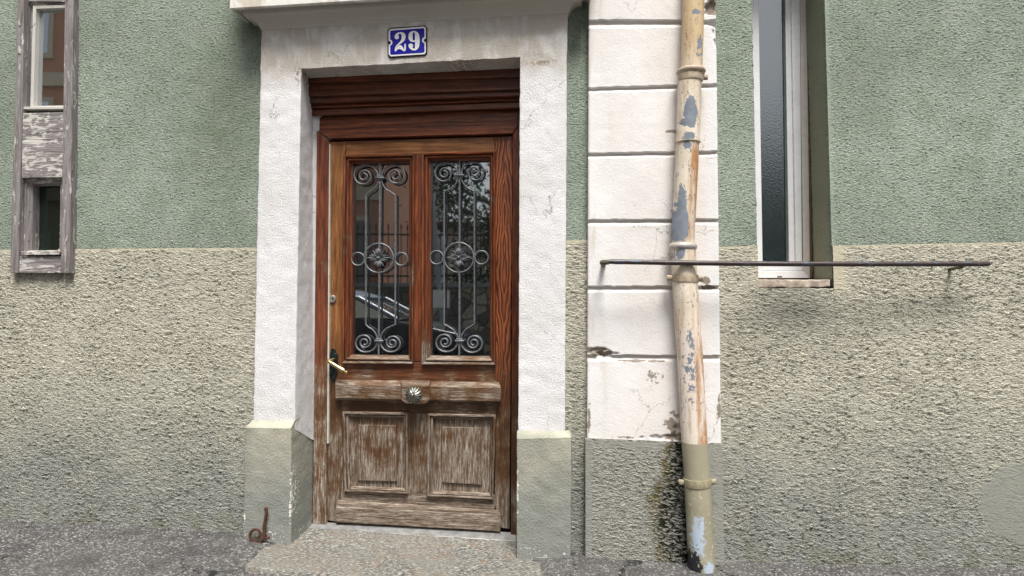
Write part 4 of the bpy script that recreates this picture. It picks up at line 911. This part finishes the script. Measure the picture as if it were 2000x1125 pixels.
# ------------------------------------------------------------------ tall plastic window on the right
YV = 0.255
tw = obj('plastic_window', prism([(1455, -40), (1481, -40), (1489.7, 512), (1489.7, 543), (1462, 543)], YV, .05), MT['pvc'], house, bevel=.003)
tag(tw, 'tall narrow white plastic window with frosted dark glass')
obj('frame', prism([(1545, -40), (1562, -40), (1567, 512), (1554, 512)], YV, .05), MT['pvc'], tw, bevel=.003)
obj('frame', prism([(1533, -40), (1545.5, -40), (1554, 512), (1541, 512)], YV + .014, .05), MT['pvc'], tw, bevel=.003)
obj('frame', prism([(1562, -40), (1577, -40), (1583, 543), (1568.5, 543)], YV + .006, .05), MT['pvc_beige'], tw, bevel=.003)
obj('gasket', prism([(1528, -40), (1534, -40), (1541.5, 512), (1536, 512)], YV + .024, .03), MT['gasket'], tw)
b = prism([(1478, 512), (1568.5, 512), (1568.5, 528), (1478, 529)], YV + .010, .05)
obj('bottom_rail', b, MT['pvc'], tw, bevel=.003)
br_ = obj('bottom_rail', prism([(1478, 529.5), (1567.5, 528.5), (1582.5, 543), (1478, 543)], YV - .002, .05), MT['pvc'], tw, bevel=.002)
obj('drain_slot', prism([(1518, 539.5), (1528, 539.5), (1527, 541.5), (1519, 541.5)], YV - .0035, .004), MT['enamel_black'], tw)
obj('glass_pane', prism([(1478, -40), (1536, -40), (1545, 520), (1485, 520)], YV + .034, .004), MT['obscure_glass'], tw, smooth=False)
def ragged():
    V = []
    for i in range(150):
        t = i / 149; py = -40 + 583 * t; xl = 1575.5 + 7.5 * t; w = 3 + 3.2 * (mnoise.noise(Vector((py * .06, 0, 0))) + .5 * mnoise.noise(Vector((py * .21, 3, 0))) + .4)
        a, b_, c = P(xl, py, YV - .001), P(xl + w, py, YV - .006), P(xl + w + 2.5, py, YV + .01); V.append([a + Vector((0, .02, 0)), a, (a + b_) / 2 + Vector((0, -.004, 0)), b_, c])
    return grid_mesh(np.array([[list(q) for q in r] for r in V]))
link('mortar_joint', ragged(), MT['mortar_brown'], tw, ang=60)
sl = bmesh.new(); q = [P(1477, 545, -.006), P(1622, 545, -.006), P(1621, 559.5, -.006), P(1477, 560, -.006)]
zt = q[0].z; bb = [Vector((q[0].x - .03, .30, zt + .004)), Vector((q[1].x, .30, zt + .004)), q[1], q[0], q[2] - Vector((0, 0, .006)), q[3] - Vector((0, 0, .006))]
S1 = loft([(Vector((q[0].x, .30, zt)), Vector((q[1].x, .30, zt))), (Vector((q[0].x, -.008, zt - .002)), Vector((q[1].x, -.008, zt - .002))), (Vector((q[3].x, -.006, q[3].z - .004)), Vector((q[2].x, -.006, q[2].z - .004))), (Vector((q[3].x, .05, q[3].z - .01)), Vector((q[2].x, .05, q[2].z - .01)))], n=70, step=.008, rnd=.004, jit=.003, js=35, jit2=.0015)
link('sill', S1, MT['sill_plaster'], tw, ang=180)

# ------------------------------------------------------------------ downpipe
YP = -0.115
dpo = empty('downpipe', P(1372, 1110, YP), 'peeling cream painted downpipe in front of the white pilaster, greenish and scuffed at its foot', 'downpipe')
ax = catmull([P(a, b, YP) for a, b in PIPE_AX], 10)
zof = lambda py: P(1340, py, YP).z
def seg(z1, z0, r, r2=None, name='pipe_section'):
    pts = [p for p in ax if z0 - 1e-4 <= p.z <= z1 + 1e-4]
    def at(z):
        for a, b_ in zip(ax, ax[1:]):
            if b_.z <= z <= a.z: return a.lerp(b_, (a.z - z) / (a.z - b_.z))
        return ax[-1]
    pts = [at(z1)] + [p for p in pts if z0 + .004 < p.z < z1 - .004] + [at(z0)]
    r2 = r2 or r; rs = [r + (r2 - r) * i / (len(pts) - 1) for i in range(len(pts))]; return pts, rs
def pseg(py1, py0, r, r2=None):
    pts, rs = seg(zof(py1), zof(py0), r, r2); fine = []; fr_ = []
    for (a, ra), (b_, rb_) in zip(zip(pts, rs), zip(pts[1:], rs[1:])):
        n = max(1, int((b_ - a).length / .02))
        for k in range(n): fine.append(a.lerp(b_, k / n)); fr_.append(ra + (rb_ - ra) * k / n)
    fine.append(pts[-1]); fr_.append(rs[-1]); bm = bmesh.new(); tube(fine, fr_, 36, bm, up=(0, -1, 0))
    for v in bm.verts:
        j = mnoise.noise(v.co * 9) * .0012; v.co.x += j; v.co.y += j
    return obj('pipe_section', bm, MT['pipe'], dpo, ang=50)
pseg(-59, 150, .0520, .0525); pseg(140, 281, .0560, .0575); pseg(276, 478, .0555, .0560); pseg(474, 1180, .0600, .0620)
def bead(py, r, h=.012, mat='pipe_band', name='socket_bead'):
    c = seg(zof(py), zof(py + 4), 1)[0][0]; bm = lathe([(r - .006, -h), (r, -h * .6), (r + .004, 0), (r, h * .6), (r - .006, h)], c, axis='z', n=36); return obj(name, bm, MT[mat], dpo, ang=60)
bead(141, .067, .014); bead(482, .065, .017, 'zinc_collar'); bead(279, .0585, .004, 'pipe_band')
def clampband(py, r, ears, mat, tilt=0.0):
    c = seg(zof(py), zof(py + 4), 1)[0][0]; bm = lathe([(r - .004, -.019), (r, -.018), (r + .001, -.012), (r + .001, .012), (r, .018), (r - .004, .019)], c, axis='z', n=36)
    for s in ears:
        tube([c + Vector((s * (r - .002), -.01, 0)), c + Vector((s * (r + .022), -.004, 0))], .014, 10, bm, flat=.5); tube([c + Vector((s * (r + .013), -.022, 0)), c + Vector((s * (r + .013), .016, 0))], .0065, 8, bm)
    tube([c + Vector((0, r - .01, 0)), c + Vector((0, .12, 0))], .007, 8, bm)
    o = obj('pipe_bracket', bm, MT[mat], dpo, ang=40)
    if tilt: o.rotation_euler.y = tilt
    return o
clampband(153, .0600, (1,), 'pipe_band'); clampband(544, .0640, (-1, 1), 'pipe_band', R(2)); clampband(940, .0650, (-1, 1), 'pipe_band_low', R(-3))

# ------------------------------------------------------------------ iron bar across the pipe
YB_ = -0.208
ba, bb_ = P(1187, 511, YB_), P(1932, 517, -.105)
bar = empty('iron_bar', (ba + bb_) / 2, 'long thin level iron bar with chipped blue paint, crossing the downpipe and tall window', 'bar')
N = 60; pts = [ba.lerp(bb_, i / N) + Vector((0, 0, -.004 * math.sin(i / N * math.pi * 1.3))) for i in range(N + 1)]
obj('rod', tube(pts, [.0105] + [.0122] * (N - 1) + [.0095], 14), MT['bar'], bar, ang=60)
c = P(1181, 513, YB_ + .02); obj('bracket', tube([P(1189, 512, YB_), P(1177, 512.5, YB_ + .004), P(1176, 513, YB_ + .03), Vector((c.x, YQ + .005, c.z))], .0125, 10), MT['bar_bracket'], bar, ang=50)
a = P(1880, 521, -.113); b_ = Vector((a.x, .01, a.z - .006)); obj('bracket', tube([a, b_], .0075, 10), MT['bar_bracket'], bar, ang=50)
# ------------------------------------------------------------------ number plate
NP = lambda x, y, d=0.0: P(740 + x / 13.236, 40 + y / 13.236, YPF - .006 - d)
sg = empty('number_plate', P(795.5, 110, YPF - .003), 'small enamel house number plate, white 29 on blue with a white rim, on the lintel', 'house number')
def nprism(pts, d, th, name, mat, bev=0):
    bm = bmesh.new(); f = [bm.verts.new(NP(x, y, d)) for x, y in pts]; b = [bm.verts.new(v.co + Vector((0, th, 0))) for v in f]; bm.faces.new(f); bm.faces.new(b[::-1]); n = len(f)
    for i in range(n): bm.faces.new((f[i], b[i], b[(i + 1) % n], f[(i + 1) % n]))
    return obj(name, bm, MT[mat], sg, bevel=bev)
nprism([(290, 186), (1180, 128), (1250, 190), (1252, 845), (1190, 908), (300, 968), (226, 905), (222, 250)], 0, .006, 'plate', 'enamel_black', .001)
def notch(pts, side, cx, cy, r):
    return [(cx + math.cos(t) * r, cy + math.sin(t) * r) for t in (np.linspace(-math.pi / 2, math.pi / 2, 12) if side == 'L' else np.linspace(math.pi / 2, 3 * math.pi / 2, 12))]
lw = [(250, 640)] + notch(0, 'L', 262, 570, 82)[::-1] + [(250, 495)]
rw = [(1213, 440)] + notch(0, 'R', 1200, 508, 82)[::-1] + [(1213, 580)]
nprism([(305, 235), (1168, 158), (1213, 198), (1213, 830), (1172, 868), (312, 926), (254, 872)] [:0] + [(300, 222), (1168, 158), (1213, 200)] + [(1213, 440)] + [(1213, 830), (1172, 870), (310, 928), (252, 876), (250, 275)], .0006, .001, 'rim', 'enamel_white')
lb_ = [(292, 650)] + notch(0, 'L', 268, 570, 82)[::-1] + [(290, 490)]
rb_ = [(1178, 430)] + notch(0, 'R', 1196, 508, 82)[::-1] + [(1178, 590)]
nprism([(292, 275), (330, 258), (1150, 196), (1176, 218)] + rb_ + [(1182, 800), (1150, 833), (325, 888), (292, 868)] + lb_, .0012, .001, 'field', 'enamel_blue')
for cx, cy in ((268, 570), (1200, 508)): nprism([(cx + math.cos(t) * 40, cy + math.sin(t) * 40) for t in np.linspace(0, 2 * math.pi, 16, endpoint=False)], .003, .003, 'screw', 'enamel_black')
D2 = [(405, 430), (430, 475), (475, 482), (512, 455), (518, 415), (500, 378), (530, 345), (565, 348), (586, 385), (588, 460), (565, 520), (510, 590), (450, 650), (418, 715), (410, 780), (435, 802), (465, 765), (515, 738), (565, 745), (610, 775), (655, 795), (690, 765), (697, 690), (690, 605), (668, 600), (656, 650), (650, 745), (625, 710), (595, 655), (550, 635), (500, 655), (457, 708), (475, 672), (530, 622), (610, 565), (670, 500), (690, 410), (670, 345), (620, 312), (560, 303), (480, 320), (425, 365)]
D9 = [(765, 430), (775, 350), (820, 292), (905, 272), (985, 295), (1035, 360), (1052, 460), (1055, 560), (1035, 680), (985, 750), (915, 775), (840, 755), (785, 705), (765, 655), (780, 612), (825, 595), (870, 615), (888, 655), (868, 688), (885, 716), (915, 728), (930, 700), (934, 620), (932, 553), (890, 556), (820, 540), (778, 490)]
D9h = [(875, 330), (905, 305), (930, 330), (934, 420), (930, 500), (905, 518), (878, 500), (870, 420)]
def digit(loops, name):
    cu = bpy.data.curves.new('c', 'CURVE'); cu.dimensions = '2D'; cu.fill_mode = 'BOTH'; cu.extrude = 3.0
    for L in loops:
        sp = cu.splines.new('POLY'); pp = catmull([Vector((x, -y, 0)) for x, y in L], 5, closed=True); sp.points.add(len(pp) - 1)
        for q, v in zip(sp.points, pp): q.co = (v.x, v.y, 0, 1)
        sp.use_cyclic_u = True
    t = bpy.data.objects.new('t', cu); S.collection.objects.link(t); dg = bpy.context.evaluated_depsgraph_get(); me = bpy.data.meshes.new_from_object(t.evaluated_get(dg)); bpy.data.objects.remove(t)
    for v in me.vertices:
        z = v.co.z; w = NP(v.co.x, -v.co.y, .0017); v.co = w + Vector((0, -z * .0001, 0))
    return link(name, me, MT['enamel_white'], sg, smooth=False)
digit([D2], 'digit'); digit([D9, D9h], 'digit')

# ------------------------------------------------------------------ rusty hook at the plinth foot, doorstep
hk = bmesh.new(); YH = YPL - .02; g = lambda x, y, d=0: P(x, y, YH - d)
spi = [g(520.5, 993), g(521, 1000), g(519, 1010), g(516.5, 1025), g(516, 1040), g(515, 1052, .004)]
tube(catmull(spi, 6), [.006] * 6 + [.0075] * 12 + [.009] * 13, 10, hk)
pts = [g(515 - 0 + 0, 1052, .006), g(508, 1060, .006), g(498, 1060, .006), g(490, 1052, .006), g(488.5, 1044, .006), g(493, 1036, .006), g(501, 1034, .006), g(507, 1038, .006), g(508.5, 1045, .006), g(504, 1050, .006), g(499, 1048, .006)]
tube(catmull(pts, 6), list(np.linspace(.0085, .006, 61)), 10, hk); tube([g(516, 1048), P(522, 1048, YPL + .02)], .008, 8, hk); lathe([(.009, 0), (.009, .01), (.005, .014)], P(520.5, 993, YPL), n=12, bm=hk); tube([g(514, 1052, .003), g(526, 1050, .003)], .0065, 8, hk)
tag(obj('iron_hook', hk, MT['rust'], None, ang=60), 'small rusty scrolled iron stay at the foot of the plinth left of the door', 'hook')
def step():
    def G(x, y, e=.020):
        v = PG(x, y, 0.1)
        for _ in range(4): v = PG(x, y, gz(v.x) + e)
        return v
    rows = [[P(608, 1024, .15), P(800, 1036, .15), P(1009, 1046, .155)], [P(603, 1032, .10), P(800, 1043, .10), P(1009, 1058, .10)], [P(568, 1064, -.088), P(790, 1075, -.088), P(1009, 1089, -.088)],
            [P(524, 1061, -.100), P(790, 1078, -.105), P(1050, 1092, -.105)], [G(478, 1105), G(790, 1126), G(1066, 1142)]]
    V = []
    for i in range(len(rows) - 1):
        k = 14 if i < 4 else 4
        for j in range(k + (i == len(rows) - 2)):
            t = j / k; r = [a.lerp(b, t) for a, b in zip(rows[i], rows[i + 1])]; row = []
            for q in range(121):
                u = q / 120; v = r[0].lerp(r[1], u * 2) if u < .5 else r[1].lerp(r[2], u * 2 - 1)
                if i == 3: v.y -= math.sin(u * math.pi) ** .5 * .03 * t * (1 if u < .5 else 1) ; v.y += (1 - min(1, u / .03)) * .012 * t
                row.append(v + Vector((mnoise.noise(v * 13) * .006, mnoise.noise(v * 17) * .008 * (i == 3), mnoise.noise(v * 11) * .005)))
            V.append(row)
    A = np.array([[list(v) for v in r] for r in V]); F = A[-1:].copy(); F[..., 2] -= .08; F[..., 1] -= .004
    A = np.concatenate([A, A[-1:] + np.array([0, -.006, -.006]), F], 0)
    L = A[:, :1].copy(); L[..., 2] -= .08; Rr = A[:, -1:].copy(); Rr[..., 2] -= .08
    return from_bm_keep(join_meshes([grid_mesh(np.concatenate([L, A, Rr], 1))]))
tag(link('doorstep', step(), MT['granite'], None, ang=50), 'worn speckled granite doorstep below the wooden door', 'doorstep')

# ------------------------------------------------------------------ across the street (seen in the glass)
def win(bm_, x0, x1, z0, z1, Y, parent, open_=False):
    f = box(x0 - .14, x1 + .14, Y - .02, Y + .05, z0 - .14, z1 + .14); w = obj('window', f, MT['cream_trim'], parent)
    obj('pane', box(x0, x1, Y + .04, Y + .062, z0, z1), MT['shutter'] if not open_ else MT['car_glass'], w)
def facing(name, x0, x1, Y, h, mat, label, wins, courses=(), roof=None, dep=6):
    e = empty(name, ((x0 + x1) / 2, Y, gz(x0)), label, 'house')
    obj('wall', box(x0, x1, Y - dep, Y, -.4, h), MT[mat], e)
    for z in courses: obj('string_course', box(x0 - .05, x1 + .05, Y - .01, Y + .10, z, z + .38), MT['cream_trim'], e)
    for a, b, c, d, o in wins: win(None, a, b, c, d, Y, e, o)
    if roof: bm = box(x0 - .4, x1 + .4, Y - dep - .4, Y + .5, h, h + .18); obj('roof', bm, MT[roof], e)
    return e
q = MIR(744, 400, -13).x
facing('town_house', q - 14, q, -13, 11.5, 'salmon_render', 'salmon rendered house with cream string courses, reflected in the old panes', [(q - 1.0, q - .45, 1.9, 3.6, 0), (q - 2.6, q - 1.9, 1.7, 3.5, 0)] + [(q - 4 - 2.2 * k, q - 2.9 - 2.2 * k, z, z + 1.7, k % 2) for k in range(5) for z in (1.4, 5.2, 8.3)], (4.15, 7.35), 'roof_tile')
q2 = MIR(799, 400, -19).x
facing('grey_house', q2 - 7.5, q2, -19, 8.5, 'grey_render', 'tall plain grey house reflected in the left door pane', [(q2 - .8, q2 - .2, 2.6, 4.2, 0), (q2 - 2.9, q2 - 2.45, 3, 7, 1)], (), 'roof_tile')
wx = MIR(870, 400, -20).x
wh = facing('white_house', wx, wx + 9, -20, 4.3, 'white_render', 'low white house behind the trees reflected in the right door pane', [(wx + 2, wx + 3, 1.5, 2.8, 1)], (), 'roof_tile')
def rubble():
    return box(-9, 9.5, -11.6, -11.1, -.3, 1.75)
gw = empty('garden_wall', (0, -11.3, gz(0)), 'low rubble stone garden wall across the street', 'wall')
obj('wall', rubble(), MT['rubble'], gw); obj('coping', box(-9.05, 9.55, -11.66, -11.04, 1.75, 1.84), MT['grey_render'], gw)
fe = empty('iron_railing', (-4.6, -11.35, 1.84), 'black spiked iron railing standing on the stone garden wall', 'railing')
for k in range(46):
    x = -8.9 + k * .16; bm = tube([(x, -11.35, 1.84), (x, -11.35, 3.15)], .012, 5); tube([(x, -11.35, 3.15), (x, -11.35, 3.22), (x, -11.35, 3.32)], [.022, .022, .001], 5, bm); obj('spike_bar', bm, MT['black_iron'], fe, smooth=False)
obj('top_rail', box(-8.95, -1.6, -11.37, -11.33, 3.0, 3.04), MT['black_iron'], fe); obj('bottom_rail', box(-8.95, -1.6, -11.37, -11.33, 2.0, 2.04), MT['black_iron'], fe)
def tree(x, Y, h, r, seed, label):
    rs = random.Random(seed); e = empty('tree', (x, Y, 0), label, 'tree', 'trees behind the garden wall')
    bm = tube([(x, Y, 0), (x + .1, Y, h * .3), (x - .05, Y, h * .6), (x, Y, h * .85)], [.18, .14, .09, .03], 9)
    for k in range(6):
        a = rs.random() * 6.28; z = h * (.3 + .08 * k); tube([(x, Y, z), (x + math.cos(a) * r * .4, Y + math.sin(a) * r * .4, z + .3), (x + math.cos(a) * r * .75, Y + math.sin(a) * r * .75, z + .7)], [.06, .04, .015], 6, bm)
    obj('trunk', bm, MT['bark'], e)
    n = 9000; pts = []; cl = [(rs.uniform(-1, 1), rs.uniform(-1, 1), rs.uniform(-1, 1), rs.uniform(.25, .5)) for _ in range(34)]
    cl = [c for c in cl if c[0] ** 2 + c[1] ** 2 + c[2] ** 2 < 1.1]; V = []; 
    for i in range(n):
        c = rs.choice(cl); d = [rs.gauss(0, c[3] * .55) for _ in range(3)]
        p = Vector((x + (c[0] + d[0]) * r, Y + (c[1] + d[1]) * r * .6, h * .56 + (c[2] + d[2]) * h * .42))
        if p.z < 1.0: continue
        u = Vector((rs.gauss(0, 1), rs.gauss(0, 1), rs.gauss(0, 1))).normalized(); w = u.cross(Vector((rs.gauss(0, 1), rs.gauss(0, 1), rs.gauss(0, 1)))).normalized(); s = rs.uniform(.04, .09)
        V += [p - u * s, p + w * s * .5, p + u * s, p - w * s * .5]
    me = bpy.data.meshes.new('m'); me.from_pydata([tuple(v) for v in V], [], [(4 * i, 4 * i + 1, 4 * i + 2, 4 * i + 3) for i in range(len(V) // 4)]); link('crown', me, MT['leaf'], e, smooth=False)
tree(-2.2, -12.6, 5.6, 1.7, 1, 'dark leafy tree behind the stone garden wall next to the railing'); tree(.6, -12.9, 5.3, 1.9, 2, 'broad dark tree in the middle behind the stone garden wall')
tree(3.4, -13.0, 5.6, 1.9, 3, 'round dark tree opposite the downpipe'); tree(5.3, -12.6, 6.2, 2.0, 5, 'tall dark tree opposite the white plastic window'); tree(7.6, -12.8, 5.6, 1.9, 4, 'dark tree farthest along the garden wall')
pp = MIR(862, 500, -10.4); le = empty('sign_post', (pp.x, -10.4, gz(pp.x)), 'galvanised post with a small white street sign', 'sign post')
obj('post', tube([(pp.x + .1, -10.4, -.1), (pp.x - .22, -10.4, 3.8)], .055, 12), MT['galvanised'], le); obj('sign_panel', box(pp.x - .25, pp.x + .2, -10.34, -10.32, 1.25, 1.65), MT['enamel_white'], le)
def car(x, Y, label, paint, flip=1):
    e = empty('parked_car', (x, Y, gz(x)), label, 'car', 'cars parked across the street'); z0 = gz(x); w = .84
    body = [(-2.1, .35), (-2.15, .75), (-1.95, 1.0), (-1.2, 1.05), (.55, 1.02), (1.3, .93), (2.05, .78), (2.15, .55), (2.1, .3), (1.75, .28), (1.6, .52), (1.35, .62), (1.1, .52), (.98, .28), (-.95, .28), (-1.1, .52), (-1.35, .62), (-1.6, .52), (-1.75, .28)]
    cab = [(-1.75, 1.0), (-1.25, 1.38), (-.8, 1.47), (-.1, 1.45), (.35, 1.32), (1.0, .98)]
    def ext(prof, ww, inset=None):
        bm = bmesh.new(); A = [bm.verts.new((x + flip * px_, Y - ww, z0 + pz)) for px_, pz in prof]; B = [bm.verts.new((x + flip * px_, Y + ww, z0 + pz)) for px_, pz in prof]
        bm.faces.new(A); bm.faces.new(B[::-1])
        for i in range(len(prof)): bm.faces.new((A[i], B[i], B[(i + 1) % len(prof)], A[(i + 1) % len(prof)]))
        return bm
    obj('body', ext(body, w), MT[paint], e, bevel=.04)
    g_ = obj('glasshouse', ext(cab, w - .12), MT['car_glass'], e, bevel=.03)
    roof = [(-1.35, 1.36), (-1.25, 1.41), (-.8, 1.50), (-.1, 1.48), (.38, 1.35), (.33, 1.31), (-.1, 1.43), (-.8, 1.45)]
    obj('roof', ext(roof, w - .10), MT['car_roof'], e, bevel=.015)
    for s in (1, -1):
        obj('pillar', tube([(x + flip * .36, Y + s * (w - .11), z0 + 1.34), (x + flip * 1.02, Y + s * (w - .08), z0 + .99)], .03, 8), MT['silver_trim'], e)
    for wx_ in (-1.35, 1.35):
        for s in (1, -1):
            c_ = Vector((x + flip * wx_, Y + s * (w - .02), z0 + .31)); whl = obj('wheel', lathe([(.31, -.1), (.31, .1), (.2, .11)], c_, n=28), MT['tyre'], e); obj('hub', lathe([(.19, -.12), (.19, .115), (.05, .125)], c_, n=20), MT['silver_trim'], whl)
c1 = MIR(800, 620, -6.6); car(c1.x - 1.0, -6.6, 'dark car parked behind the camera, reflected in the left door pane', 'car_dark')
c2 = MIR(800, 620, -6.6); car(c1.x + 4.0, -6.9, 'blue grey car parked behind the camera, reflected in the right door pane', 'car_blue', -1)
